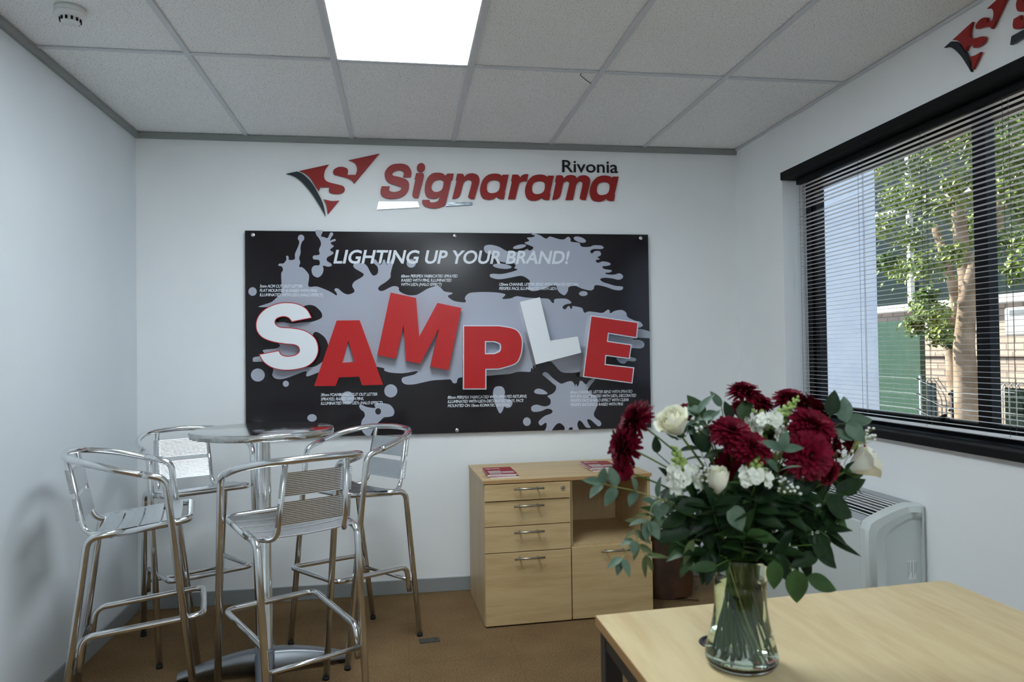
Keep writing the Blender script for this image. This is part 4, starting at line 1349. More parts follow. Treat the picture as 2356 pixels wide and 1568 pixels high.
def stem_path(head, first=None, bend=0.35, short=False):
    """down from the flower head to a place of its own in the neck, then twisting with the rest to the foot of the vase"""
    want = Vector((head.x - VC.x, head.y - VC.y, 0)) * 0.16
    if want.length > 0.044:
        want = want.normalized() * 0.044
    sl_ = min(SLOTS, key=lambda q_: (q_ - want).length)
    SLOTS.remove(sl_)
    low = []
    for f, k, z in ((0.0, 1.0, VH - 0.008), (0.33, 0.98, 0.165), (0.66, 1.08, 0.095), (1.0, 1.36, 0.024)):
        low.append(VC + Matrix.Rotation(f * TWIST, 3, 'Z') @ sl_ * k + Vector((0, 0, z)))
    nk = low[0]
    if short:
        low = low[:2]
        low[1] = low[0].lerp(low[1], RF.uniform(0.3, 0.9))
    mid = first if first is not None else nk.lerp(head, 0.5) + Vector((0, 0, 0.03 * bend))
    mid = mid.lerp(nk + Vector((0, 0, (head.z - nk.z) * 0.35)) + (head - nk) * 0.22, 0.6)
    return spline([head, mid] + low, 5)


def stem(head, parent, r=0.0024, m='stem', first=None, short=False):
    p = stem_path(head, first, short=short)
    mb = MB()
    mb.tube(p, [r * (0.9 + 0.45 * min(1, max(0, (i - 8) / 6))) for i in range(len(p))], 7)
    mb.v = [tuple(Vector(v) - parent.location) for v in mb.v]
    mb.build('stem', M['stem_mid' if m == 'stem' and RF.random() < 0.5 else m], parent)
    return p


def local(mb, parent):
    mb.v = [tuple(Vector(v) - parent.location) for v in mb.v]
    return mb


def stem_leaves(path, parent, n, L_, w, m, i0=4, i1=11):
    mb = MB()
    for k in range(n):
        i = i0 + (i1 - i0) * k // max(1, n)
        i = min(i, len(path) - 2)
        d0 = (path[i] - path[i + 1]).normalized()
        side = Vector((RF.uniform(-1, 1), RF.uniform(-1, 1), RF.uniform(-0.6, 0.4)))
        leaf(mb, path[i], d0 * 0.5 + side, Vector((RF.uniform(-.5, .5), -0.5, 1)), L_ * RF.uniform(0.8, 1.25), w * RF.uniform(0.8, 1.2), 0.3)
    local(mb, parent).build('leaves', M[m], parent)


# ---------------------------------------------------------------- chrysanthemums
def chrysanthemum(px, py, dy, dia, label, n=None, leaves=2, petals=1.0):
    c = at(px, py, dy)
    if n is None:
        n = (c - BC).normalized() * 0.9 + CAMDIR * 0.5 + Vector((0, 0, 0.35))
    n = Vector(n).normalized()
    q = frame(n)
    t = thing('chrysanthemum', label, 'flower', c, group='dark red chrysanthemums')
    R = dia / 2
    mb = MB()
    for ring, (cnt, L_, l0, l1, z0, r0) in enumerate(((24, 0.98, -0.15, -0.50, -0.005, 0.05), (26, 0.97, 0.10, -0.20, -0.002, 0.05), (26, 0.92, 0.28, 0.0, 0.001, 0.05), (24, 0.82, 0.46, 0.16, 0.003, 0.05), (20, 0.68, 0.68, 0.36, 0.004, 0.04), (16, 0.52, 0.92, 0.64, 0.005, 0.03), (12, 0.36, 1.2, 1.1, 0.006, 0.02))):
        for k in range(int(cnt * petals)):
            a = 2 * PI * (k + 0.5 * (ring % 2)) / int(cnt * petals) + RF.uniform(-0.10, 0.10)
            petal(mb, q, c, a, R * 1.06 * L_ * RF.uniform(0.90, 1.06), R * 0.245, R * r0, l0 + RF.uniform(-.15, .15), l1 + RF.uniform(-.2, .2), 0.4, 4, z0 * R / 0.04)
    local(mb, t).build('bloom', M['mum'], t)
    mb = MB().ball(c + n * R * 0.12, R * 0.17, (1, 1, 0.8), 10, 6)
    local(mb, t).build('flower_centre', M['mum_core'], t)
    p = stem(c - n * 0.008, t, 0.0021, first=(c - n * 0.06).lerp(VC + Vector((0, 0, VH)), 0.25))
    if leaves:
        stem_leaves(p, t, leaves, 0.06, 0.028, 'leaf_dark', 5, 10)
    return t


LFT = Vector((-0.95, -0.35, 0.15))
chrysanthemum(1461, 966, -0.05, 0.086, 'dark red chrysanthemum at the far left of the bouquet, upper one facing left', (-0.86, 0.05, 0.5), 0)
chrysanthemum(1436, 1026, -0.06, 0.086, 'dark red chrysanthemum at the far left, facing left beside the brochures', (-0.97, -0.12, 0.14), 0)
chrysanthemum(1432, 1083, -0.06, 0.044, 'small dark red chrysanthemum, lowest of the left-hand group', (-0.4, -0.9, -0.1), 0)
chrysanthemum(1578, 946, 0.10, 0.056, 'small dark red chrysanthemum peeping out behind the left white rose')
chrysanthemum(1712, 902, 0.06, 0.076, 'dark red chrysanthemum at the very top of the bouquet, seen edge-on', (0.05, -0.22, 0.97))
chrysanthemum(1752, 928, 0.10, 0.060, 'dark red chrysanthemum just right of and below the topmost one', (0.2, -0.4, 0.9))
chrysanthemum(1815, 918, 0.07, 0.074, 'dark red chrysanthemum behind the tilted green flower spike', (-0.1, -0.25, 0.96))
chrysanthemum(1866, 938, 0.04, 0.080, 'dark red chrysanthemum at upper right, left of the pointed dark leaf', (0.60, -0.15, 0.75))
chrysanthemum(1681, 995, -0.06, 0.084, 'dark red chrysanthemum left of centre, tilted upwards', (-0.05, -0.55, 0.85))
chrysanthemum(1729, 1030, -0.10, 0.082, 'dark red chrysanthemum in the middle, above the short white flower spike', (0.05, -0.6, 0.80))
chrysanthemum(1866, 982, -0.05, 0.098, 'dark red chrysanthemum on the right, above the largest bloom', (0.1, -0.6, 0.8))
chrysanthemum(1861, 1048, -0.11, 0.098, 'largest dark red chrysanthemum, facing the camera on the right', (-0.05, -0.97, 0.15))
chrysanthemum(1913, 1030, -0.04, 0.074, 'dark red chrysanthemum half hidden behind the right side of the largest bloom', (0.8, -0.5, 0.1))
chrysanthemum(1905, 1085, -0.08, 0.062, 'dark red chrysanthemum hanging below the largest bloom', (0.5, -0.7, -0.4))
chrysanthemum(1964, 1018, 0.05, 0.070, 'shaded dark red chrysanthemum behind the right white rose', (0.5, -0.6, 0.4))
chrysanthemum(1677, 1072, -0.02, 0.066, 'deep red chrysanthemum in shade, right above the cream rosebud', (-0.1, -0.9, 0.2))
chrysanthemum(1811, 1093, -0.02, 0.040, 'small deep red chrysanthemum bud, low between the spike and the largest bloom', (0, -0.9, 0.1), 1)
chrysanthemum(1702, 938, 0.11, 0.042, 'small dark red chrysanthemum behind the green leaf at the top', (-0.3, -0.6, 0.7), 1)
chrysanthemum(1629, 994, 0.02, 0.036, 'small dark red chrysanthemum just left of the tilted one', (-0.3, -0.7, 0.6), 1)


# ---------------------------------------------------------------- roses
def rose(px, py, dy, dia, hgt, axis, label, openness=1.0, core='rose', lean=None):
    c = at(px, py, dy)
    n = Vector(axis).normalized()
    q = frame(n)
    t = thing('rose', label, 'flower', c, group='cream white roses')
    R = dia / 2
    base = c - n * hgt * 0.5
    mb = MB()
    layers = ((3, 0.30, 0.95, 0.0), (4, 0.46, 0.97, 0.03), (5, 0.64, 0.98, 0.10 * openness), (5, 0.82, 0.97, 0.26 * openness), (6, 1.0, 0.92, 0.55 * openness))
    for li_, (cnt, rr_, hh, flare) in enumerate(layers):
        for k in range(cnt):
            a0 = 2 * PI * k / cnt + li_ * 0.7 + RF.uniform(-.15, .15)
            half_w = PI / cnt * 1.45
            rows = []
            for i in range(8):
                f = i / 7
                row = []
                for j in range(7):
                    g_ = j / 6 * 2 - 1
                    ang = a0 + g_ * half_w * (0.7 + 0.3 * math.sin(PI * min(1, f * 0.9)))
                    prof = math.sin(min(1.0, f * 1.25) * PI / 2) * 0.92
                    if f > 0.6:
                        prof += flare * (f - 0.6) ** 1.4 * 2.2 - (0.10 * (1 - min(1, flare * 4))) * (f - 0.6)
                    r = R * rr_ * prof * (1 + 0.05 * g_)
                    edge = (1 - 0.16 * g_ * g_ * f) * hh
                    z = hgt * f * edge - flare * hgt * 0.22 * max(0, f - 0.75) * 4 * (1 - g_ * g_ * 0.4)
                    row.append(base + q @ Vector((r * math.cos(ang), r * math.sin(ang), z + 0.0015 * math.sin(g_ * 5 + k * 2) * f)))
                rows.append(row)
            mb.grid(rows)
    local(mb, t).build('bloom', M[core], t)
    mb = MB()
    for k in range(5):
        a = 2 * PI * k / 5
        d0 = q @ Vector((math.cos(a), math.sin(a), -0.1))
        leaf(mb, base + d0 * R * 0.25, d0 + n * 0.6, -n + d0 * 0.6, R * 0.9, R * 0.32, 0.5)
    mb.ball(base + n * 0.003, R * 0.30, (1, 1, 0.8), 10, 6)
    local(mb, t).build('sepals', M['leaf_mid'], t)
    p = stem(base, t, 0.0027, first=(base - n * 0.05).lerp(VC + Vector((0, 0, VH)), 0.3))
    stem_leaves(p, t, 3, 0.062, 0.036, 'leaf_dark', 5, 10)


rose(1552, 975, -0.03, 0.062, 0.070, (-0.55, -0.35, 0.76), 'white rose at upper left, tilted towards the left wall', 1.0)
rose(1651, 1108, -0.115, 0.046, 0.062, (-0.08, -0.32, 0.94), 'closed cream rosebud low in the front of the bouquet', 0.10)
rose(1985, 1066, -0.03, 0.064, 0.074, (0.72, -0.35, 0.42), 'white rose at the far right of the bouquet, opening rightwards', 1.0)


# ---------------------------------------------------------------- snapdragons
def floret(mb, c, d, s):
    """two-lipped bloom: ruffled upper and lower petals"""
    q = frame(d)
    for a, l0, L_, w in ((0.5, 0.5, 1.0, 0.95), (PI - 0.5, 0.5, 1.0, 0.95), (-PI / 2, 0.0, 1.0, 1.0), (-PI / 2 + 0.9, 0.1, 0.9, 0.9), (-PI / 2 - 0.9, 0.1, 0.9, 0.9)):
        petal(mb, q, c, a, s * L_, s * w, s * 0.1, l0 + 0.6, l0 - 0.8, 0.4, 4)
    mb.ball(c + Vector(d) * s * 0.12, s * 0.42, (1, 1, 0.9), 8, 6)


def snapdragon(tip, foot, dys, label, n_flower, n_bud, size=0.019):
    a = at(*tip, dys[0]); b = at(*foot, dys[1])
    t = thing('snapdragon', label, 'flower', b, group='white snapdragons')
    ax = (a - b)
    fl_, bd = MB(), MB()
    tot = n_flower + n_bud
    q = frame(ax.normalized(), Vector((0.2, -1, 0.1)))
    for k in range(tot):
        f = k / (tot - 1)
        ang = k * 2.4
        d0 = (q @ Vector((math.cos(ang), math.sin(ang), 0.25))).normalized()
        p0 = b + ax * f
        if k < n_flower:
            floret(fl_, p0 + d0 * size * 0.95, (d0 + CAMDIR * 0.5).normalized(), size * (1.05 - 0.3 * f))
        else:
            s = size * (0.46 - 0.28 * (k - n_flower) / max(1, n_bud))
            bd.ball(p0 + d0 * size * (0.65 - 0.45 * (k - n_flower) / max(1, n_bud)), s, (0.8, 0.8, 1.15), 8, 6, frame(d0 + ax.normalized() * 0.8))
    local(fl_, t).build('blooms', M['snap'], t)
    local(bd, t).build('buds', M['snap_bud'], t)
    m_ = MB().tube([a, a.lerp(b, 0.5), b], [0.0012, 0.002, 0.0026], 7)
    local(m_, t).build('spike', M['snap_bud'], t)
    p = stem(b, t, 0.0024, first=(b - ax.normalized() * 0.05).lerp(VC + Vector((0, 0, VH)), 0.3))
    stem_leaves(p, t, 4, 0.055, 0.013, 'leaf_mid', 1, 9)


snapdragon((1552, 1028), (1580, 1124), (-0.03, -0.08), 'white snapdragon spike with green tip on the left side of the bouquet', 10, 17, 0.0205)
snapdragon((1741, 1048), (1739, 1108), (-0.12, -0.13), 'short white snapdragon spike with green tip in the front middle', 6, 17, 0.0185)
snapdragon((1836, 916), (1768, 985), (0.0, -0.02), 'green-tipped snapdragon spike at the top, leaning right', 4, 26, 0.019)
snapdragon((1738, 946), (1765, 1000), (0.03, 0.0), 'white snapdragon half hidden behind the leaning green-tipped spike', 6, 3, 0.019)


# ---------------------------------------------------------------- baby's breath
def gyp(spots, dy, label):
    cs = [at(x, y, dy + RF.uniform(-.015, .015)) for x, y in spots]
    c0 = sum(cs, Vector()) / len(cs)
    t = thing('babys_breath', label, 'flower', c0, group="baby's breath sprigs")
    bl_, tw = MB(), MB()
    node = c0 + (VC + Vector((0, 0, VH)) - c0) * 0.16
    for c in cs:
        for _ in range(5):
            o = c + Vector((RF.uniform(-.012, .012), RF.uniform(-.012, .012), RF.uniform(-.012, .012)))
            r = RF.uniform(0.0026, 0.0042)
            bl_.ball(o, r, (1, 1, 0.8), 6, 4)
            tw.tube([o, o.lerp(node, 0.5) + Vector((0, 0, 0.004)), node], 0.0005, 4, False)
    local(bl_, t).build('blossoms', M['gyp'], t)
    local(tw, t).build('twigs', M['stem_yel'], t)
    stem(node, t, 0.0011, short=True)


gyp([(1795, 985), (1812, 978), (1822, 992), (1800, 1004)], -0.03, "baby's breath sprig left of the upper right chrysanthemum")
gyp([(1790, 1022), (1800, 1036), (1783, 1030), (1808, 1046)], -0.06, "baby's breath sprig between the middle and the largest chrysanthemums")
gyp([(1604, 975), (1610, 990), (1628, 1005), (1640, 1012)], -0.04, "baby's breath sprig right of the left white rose")
gyp([(1620, 1072), (1628, 1078), (1606, 1080), (1612, 1094)], -0.10, "baby's breath sprig between the left snapdragon and the cream rosebud")
gyp([(1988, 1000), (2003, 996), (2010, 1006), (1995, 1010)], 0.0, "baby's breath sprig at the far right above the white rose")
gyp([(1808, 1108), (1818, 1120), (1800, 1118), (1826, 1130)], -0.11, "baby's breath sprig low under the largest chrysanthemum")
gyp([(1925, 1032), (1935, 1046), (1942, 1036), (1930, 1056)], -0.06, "baby's breath sprig just left of the right white rose")


# ---------------------------------------------------------------- foliage sprigs
def sprig(name, cat, pts, label, L_, w, m, n=8, pair=True, stem_m='stem', r=0.0013, flat=0.5, curl=0.2, tipleaf=True, group=None, drop=0.0, spread=0.9):
    """pts: (px, py, dy) from the vase outwards"""
    P = [at(*p) for p in pts]
    t = thing(name, label, cat, P[0], group=group)
    path = spline(P, 5) if len(P) > 2 else [P[0].lerp(P[1], k / 8) for k in range(9)]
    mb = MB().tube(path, [r * (1.0 - 0.5 * i / len(path)) for i in range(len(path))], 6)
    full = stem_path(P[0], first=P[0].lerp(VC + Vector((0, 0, VH)), 0.5), short=RF.random() < 0.6)
    mb.tube(full, [r * (1.1 + 0.7 * min(1, max(0, (i - 8) / 6))) for i in range(len(full))], 6)
    local(mb, t).build('stem', M[stem_m], t)
    lm = MB()
    for k in range(n):
        f = 0.12 + 0.86 * k / max(1, n - 1) if n > 1 else 0.6
        i = min(int(f * (len(path) - 1)), len(path) - 2)
        p0 = path[i].lerp(path[i + 1], f * (len(path) - 1) - i)
        d0 = (path[i + 1] - path[i]).normalized()
        side = d0.cross(CAMDIR).normalized()
        for sd in ((1, -1) if pair else ((1,) if k % 2 else (-1,))):
            d = d0 * RF.uniform(0.25, 0.75) + side * sd * spread + Vector((RF.uniform(-.35, .35), RF.uniform(-.5, .3), RF.uniform(-.3, .3) - drop))
            nn = CAMDIR * flat + Vector((RF.uniform(-.5, .5), RF.uniform(-.3, .3), RF.uniform(0.2, 1)))
            leaf(lm, p0, d, nn, L_ * RF.uniform(0.8, 1.2), w * RF.uniform(0.85, 1.15), curl)
    if tipleaf:
        d0 = (path[-1] - path[-2]).normalized()
        leaf(lm, path[-1], d0 + Vector((0, 0, -drop * .4)), CAMDIR * flat + Vector((0, 0, 0.6)), L_, w, curl)
    local(lm, t).build('leaves', M[m], t)
    return t


def single(pts, label, L_, w, m, n=None, base=None, name='leaf_sprig', curl=0.12, grp=None):
    """one big leaf that the photo shows on its own stalk: pts = base and tip of the blade"""
    a, b = at(*pts[0]), at(*pts[1])
    t = thing(name, label, 'leaf', a, group=grp)
    lm = MB()
    leaf(lm, a, b - a, (n or CAMDIR) + Vector((0.15, 0, 0.35)), (b - a).length, w, curl, 0.18, 8)
    local(lm, t).build('leaves', M[m], t)
    stem(a, t, 0.0013, first=a.lerp(VC + Vector((0, 0, VH)), 0.45), short=True)
    return t


EU, GE = 'eucalyptus_sprig', 'eucalyptus sprigs'
LS, GL = 'leaf_sprig', 'dark leafy sprigs'
sprig(EU, 'foliage', [(1530, 1150, -0.05), (1490, 1138, -0.07), (1450, 1126, -0.09), (1410, 1118, -0.10), (1385, 1112, -0.10)], 'grey-green eucalyptus sprig reaching farthest left over the cabinet shelf', 0.040, 0.024, 'leaf_euc', 4, True, 'stem_yel', group=GE, curl=0.1)
sprig(EU, 'foliage', [(1520, 1180, -0.05), (1485, 1196, -0.07), (1462, 1212, -0.08), (1470, 1250, -0.08), (1486, 1278, -0.08)], 'thin olive sprig hanging at left in front of the open shelf', 0.040, 0.013, 'leaf_olive', 5, True, 'stem_yel', group=GE, drop=0.3)
sprig(EU, 'foliage', [(1520, 1205, -0.06), (1480, 1228, -0.08), (1450, 1252, -0.09), (1432, 1285, -0.09)], 'grey-green sprig hanging lowest at left over the right-hand cabinet handle', 0.036, 0.018, 'leaf_euc', 3, True, 'stem_yel', group=GE, drop=0.3)
sprig(EU, 'foliage', [(1545, 1160, -0.07), (1520, 1150, -0.08), (1500, 1165, -0.09), (1492, 1200, -0.1)], 'short eucalyptus sprig at left just under the long one', 0.036, 0.022, 'leaf_euc', 3, True, 'stem_yel', group=GE)
sprig(EU, 'foliage', [(1640, 1010, -0.03), (1630, 985, -0.03), (1618, 965, -0.02), (1605, 950, 0.0)], 'grey-green eucalyptus sprig right of the left white rose', 0.045, 0.026, 'leaf_euc', 4, True, 'stem', group=GE)
sprig(EU, 'foliage', [(1900, 1000, -0.02), (1925, 978, -0.03), (1948, 972, -0.03)], 'big-leaved eucalyptus sprig at upper right in front of the window sill', 0.066, 0.040, 'leaf_euc', 2, True, 'stem', group=GE, curl=0.08, flat=0.9)
sprig(EU, 'foliage', [(1790, 1090, -0.12), (1795, 1060, -0.13), (1800, 1035, -0.13)], 'grey-green eucalyptus sprig in the middle, left of the largest chrysanthemum', 0.042, 0.022, 'leaf_euc', 2, True, 'stem', group=GE)
single([(1680, 1162, -0.14), (1712, 1222, -0.145)], 'single broad grey-green leaf hanging below the cream rosebud', 0.06, 0.040, 'leaf_euc')
single([(1620, 962, 0.03), (1584, 908, 0.03)], 'large pointed green leaf standing up right of the left white rose', 0.06, 0.036, 'leaf_mid')
single([(1660, 935, 0.05), (1636, 899, 0.05)], 'grey-green leaf sticking up left of the topmost chrysanthemum', 0.04, 0.020, 'leaf_euc')
single([(1700, 962, 0.04), (1732, 912, 0.04)], 'green leaf in front of the topmost chrysanthemums', 0.05, 0.032, 'leaf_mid')
single([(1683, 965, 0.05), (1668, 922, 0.05)], 'dark leaf below the topmost chrysanthemum at its left', 0.05, 0.024, 'leaf_dark')
single([(1910, 956, -0.01), (1922, 896, -0.01)], 'dark pointed leaf standing up at upper right against the blind', 0.06, 0.034, 'leaf_dark')
single([(1512, 1042, -0.02), (1508, 1002, -0.02)], 'small dark leaf below the left white rose', 0.04, 0.020, 'leaf_dark')
single([(1890, 1222, -0.08), (1970, 1280, -0.08)], 'slender dark leaf curving down at right in front of the air conditioner', 0.08, 0.018, 'leaf_dark', curl=-0.15)
single([(1868, 1252, -0.10), (1933, 1308, -0.10)], 'pointed green leaf at lower right, below the slender one', 0.07, 0.034, 'leaf_dark')
single([(1830, 1308, -0.12), (1836, 1390, -0.12)], 'dark leaf hanging straight down right of the vase over the desk edge', 0.07, 0.046, 'leaf_mid')
single([(1855, 1328, -0.11), (1932, 1356, -0.11)], 'dark leaf pointing right just above the desk edge', 0.07, 0.036, 'leaf_mid')
single([(1782, 1288, -0.13), (1782, 1358, -0.13)], 'green leaf hanging beside the right rim of the vase', 0.06, 0.034, 'leaf_mid')
single([(1882, 1275, -0.10), (1820, 1300, -0.11)], 'dark leaf lying sideways right of the vase rim', 0.06, 0.030, 'leaf_dark')
single([(1650, 1300, -0.10), (1584, 1306, -0.11)], 'bright green leaf pointing left beside the vase rim', 0.06, 0.024, 'leaf_mid')
single([(1596, 1240, -0.08), (1571, 1300, -0.08)], 'drooping olive leaf at left between the brown bag and the vase', 0.05, 0.018, 'leaf_olive')
single([(1590, 1222, -0.09), (1502, 1236, -0.09)], 'dark bluish leaf pointing left in front of the brown bag', 0.06, 0.032, 'leaf_dark')
single([(1580, 1180, -0.09), (1520, 1212, -0.09)], 'dark leaf at left below the left white snapdragon', 0.06, 0.030, 'leaf_dark')
single([(1555, 1172, -0.12), (1632, 1150, -0.125)], 'broad shiny dark leaf left of the cream rosebud', 0.07, 0.034, 'leaf_dark')
single([(1922, 1135, -0.05), (1995, 1098, -0.05)], 'dark leaf under the right white rose', 0.07, 0.034, 'leaf_dark')
single([(1900, 1150, -0.09), (1968, 1188, -0.09)], 'broad dark leaf at right over the air conditioner grille', 0.07, 0.050, 'leaf_dark')
single([(1890, 1175, -0.08), (1930, 1220, -0.08)], 'dark leaf at right, below the broad one over the grille', 0.07, 0.036, 'leaf_dark')
single([(1630, 1040, -0.04), (1596, 985, -0.04)], 'dark leaf standing between the left rose and the tilted chrysanthemum', 0.06, 0.034, 'leaf_dark')

places = [
    ((1600, 1240), (1530, 1190), -0.05, 'dark leafy sprig spreading left above the brown bag'),
    ((1610, 1220), (1560, 1120), -0.02, 'dark leafy sprig rising behind the left snapdragon'),
    ((1640, 1230), (1600, 1150), -0.09, 'dark leafy sprig in front, left of the cream rosebud'),
    ((1660, 1235), (1640, 1165), -0.12, 'dark leafy sprig directly under the cream rosebud'),
    ((1700, 1240), (1700, 1130), -0.07, 'dark leafy sprig in the middle of the bouquet behind the broad grey leaf'),
    ((1730, 1235), (1740, 1140), -0.11, 'dark leafy sprig beneath the short front snapdragon'),
    ((1750, 1220), (1790, 1130), -0.09, 'dark leafy sprig below the small chrysanthemum bud'),
    ((1780, 1225), (1840, 1140), -0.10, 'dark leafy sprig under the largest chrysanthemum'),
    ((1800, 1230), (1890, 1160), -0.06, 'dark leafy sprig under the hanging chrysanthemum on the right'),
    ((1810, 1250), (1900, 1220), -0.08, 'dark leafy sprig spreading low to the right'),
    ((1700, 1200), (1680, 1030), 0.04, 'dark leafy sprig behind the middle chrysanthemums'),
    ((1740, 1180), (1790, 1000), 0.05, 'dark leafy sprig at the back, right of centre'),
    ((1790, 1190), (1880, 1080), 0.04, 'dark leafy sprig at the back behind the largest chrysanthemum'),
    ((1650, 1190), (1610, 1030), 0.03, 'dark leafy sprig at the back left behind the snapdragon'),
    ((1680, 1290), (1630, 1270), -0.08, 'dark leafy sprig spilling over the left rim of the vase'),
    ((1740, 1290), (1790, 1270), -0.10, 'dark leafy sprig spilling over the right rim of the vase'),
    ((1710, 1280), (1715, 1225), -0.11, 'dark leafy sprig just above the front rim of the vase'),
    ((1820, 1200), (1940, 1110), 0.02, 'dark leafy sprig at the right behind the white rose'),
    ((1720, 1150), (1715, 985), 0.08, 'dark leafy sprig at the back below the topmost chrysanthemum'),
    ((1770, 1260), (1850, 1265), -0.06, 'dark leafy sprig reaching right just above the vase rim'),
    ((1650, 1260), (1590, 1262), -0.04, 'dark leafy sprig reaching left just above the vase rim'),
    ((1700, 1250), (1740, 1195), -0.02, 'dark leafy sprig deep in the shaded heart of the bouquet'),
]
for k, (a_, b_, dy, lb_) in enumerate(places):
    mx_, my_ = (a_[0] + b_[0]) / 2 + RF.uniform(-8, 8), (a_[1] + b_[1]) / 2 - 6
    sprig(LS, 'foliage', [(*a_, dy * 0.6), (mx_, my_, dy * 0.9), (*b_, dy)], lb_, 0.058, 0.029, 'leaf_dark' if k % 4 else 'leaf_mid', 6, True, 'stem', group=GL, flat=0.35, curl=0.25)
# leaves and stalks inside the water
for k, (px_, py_, tx, ty, lb_) in enumerate(((1735, 1330, 1745, 1440, 'dark leaf pressed inside the glass at the right front of the vase'), (1680, 1370, 1712, 1410, 'dark leaf inside the vase slanting across its waist'))):
    a, b = on_y(px_, py_, VC.y - 0.035), on_y(tx, ty, VC.y - 0.035)
    t = thing('leaf_sprig', lb_, 'leaf', a)
    lm = MB()
    leaf(lm, a, b - a, CAMDIR, (b - a).length, 0.026, 0.02, 0.1)
    local(lm, t).build('leaves', M['leaf_dark'], t)
    tw = MB().tube([a + Vector((0, 0.01, 0.03)), a, a.lerp(b, 0.2)], 0.0015, 6)
    local(tw, t).build('stem', M['stem'], t)
# ------------------------------------------------------------------ outside the window
struct(MB().box(W + 0.2, 16, -8, 14, -0.5, -0.3).build('ground', M['ground']))
ww = on_y(2016, 600, 0.6)
owl = MB().box(W + 0.55, ww.x, 0.6, 0.85, -0.3, 4.6).build('boundary_wall', M['ext_wall'])
tag(owl, 'pale bluish plastered wall just outside the left part of the window', 'wall')
FXX = 8.0
fa = thing('building', 'pale brick building with dark glazing opposite the window', 'building', (FXX, 3, -0.3))
fo_ = Vector((FXX, 3, -0.3))


def frel(mb):
    mb.v = [tuple(Vector(v) - fo_) for v in mb.v]
    return mb


lz = on_x(2060, 712, FXX).z
frel(MB().box(FXX, FXX + 0.3, -3, 9.5, -0.3, lz - 0.04)).build('brick_wall', M['brick'], fa)
frel(MB().box(FXX - 0.14, FXX + 0.3, -3, 9.5, lz - 0.04, lz + 0.05, 0.01, 1)).build('ledge', M['ledge'], fa)
frel(MB().box(FXX - 0.03, FXX + 0.05, 2.9, 9.5, lz - 0.32, lz - 0.17)).build('band', M['ledge'], fa)
frel(MB().box(FXX + 0.12, FXX + 0.2, -3, 9.5, lz + 0.05, 5.2)).build('glazing', M['dark_glass'], fa)
mu = MB()
for y in (-0.6, 0.7, 2.0, 3.05, 4.25, 5.5, 6.8):
    mb = MB().box(FXX + 0.06, FXX + 0.13, y - 0.03, y + 0.03, lz + 0.05, 5.2)
    frel(mb).build('mullion', M['ledge'], fa)
frel(MB().box(FXX + 0.06, FXX + 0.13, -3, 9.5, lz + 1.3, lz + 1.37)).build('transom', M['ledge'], fa)
frel(MB().box(FXX - 0.03, FXX + 0.01, -3, 9.5, on_x(2200, 815, FXX).z - 0.02, on_x(2200, 815, FXX).z + 0.03)).build('string_course', M['brick'], fa)
for (x0, y0, x1, y1) in ((2118, 868, 2160, 960), (2306, 878, 2372, 1010), (2236, 880, 2262, 985)):
    a, b = on_x(x0, y0, FXX), on_x(x1, y1, FXX)
    yl, yr, zt = max(a.y, b.y), min(a.y, b.y), a.z
    zb_ = min(b.z, zt - 0.8)
    w_o = frel(MB().box(FXX - 0.01, FXX + 0.02, yr + 0.04, yl - 0.04, zb_, zt - 0.06)).build('window', M['dark_glass'], fa)
    gm = MB()
    k = max(4, int((yl - yr) / 0.075))
    for i in range(k + 1):
        yy = yr + (yl - yr) * i / k
        gm.tube(fillet([(FXX, yy, zt), (FXX - 0.16, yy, zt), (FXX - 0.16, yy, zb_ + 0.1), (FXX, yy, zb_ + 0.05)], 0.07, 4), 0.007, 6)
    for i in range(4):
        zz = zt - 0.10 - i * 0.22
        gm.tube([(FXX - 0.16, yr, zz), (FXX - 0.16, yl, zz)], 0.006, 6)
    frel(gm).build('burglar_bars', M['fence'], w_o)
a, b = on_x(2309, 708, FXX - 0.3), on_x(2400, 770, FXX - 0.3)
acu = thing('condenser_unit', 'white air-conditioning condenser on the brick wall, seen through the right pane', 'air conditioner', (FXX - 0.16, (a.y + b.y) / 2, b.z))
wy = abs(a.y - b.y) / 2
hz_ = a.z - b.z
MB().box(-0.14, 0.14, -wy, wy, 0, hz_, 0.02, 2).build('casing', M['cast_white'], acu)
gm = MB()
for k in range(5):
    gm.box(-0.145, -0.139, -wy * 0.7, wy * 0.7, hz_ * 0.72 + k * 0.012, hz_ * 0.72 + k * 0.012 + 0.005)
gm.build('vent', M['ac_grey'], acu)
# green boarded gate
a, b = on_x(2000, 738, 7.0), on_x(2115, 738, 7.0)
gt = MB()
gt.box(7.0, 7.06, b.y, a.y + 0.6, -0.3, a.z - 0.02)
for k in range(0):
    gt.box(6.985, 7.0, b.y, a.y + 0.6, -0.2 + k * 0.42, -0.17 + k * 0.42)
gto = gt.build('gate', M['green_board'])
tag(gto, 'tall green painted board gate beyond the pale plastered wall', 'gate')

# electric fence: two posts and the strands between them
for (px, py0, lb_, m_) in ((2117, 864, 'thin pale electric fence post in front of the green gate edge', 'fence'), (2190, 897, 'short dark electric fence post in front of the tree trunk', 'black')):
    tpn = on_x(px, py0, 5.9)
    ps = thing('fence_post', lb_, 'post', (5.9, tpn.y, -0.3))
    MB().tube([(0, 0, 0), (0, 0, tpn.z + 0.3)], 0.011, 8).build('post', M[m_], ps)
    for k in range(4):
        zz = tpn.z + 0.3 - 0.03 - 0.13 * k
        MB().tube([(-0.02, -0.008, zz), (-0.05, -0.03, zz)], 0.011, 8).build('insulator', M['rubber'], ps)
ya, yb = on_x(2117, 864, 5.9).y, on_x(2190, 897, 5.9).y
wi = MB()
for k in range(5):
    z0 = on_x(2117, 864, 5.9).z - 0.02 - 0.13 * k
    wi.tube([(5.84, 5.5, z0 + 0.02), (5.84, ya, z0), (5.84, yb, z0 - 0.10), (5.84, -1, z0 - 0.12)], 0.0012, 4)
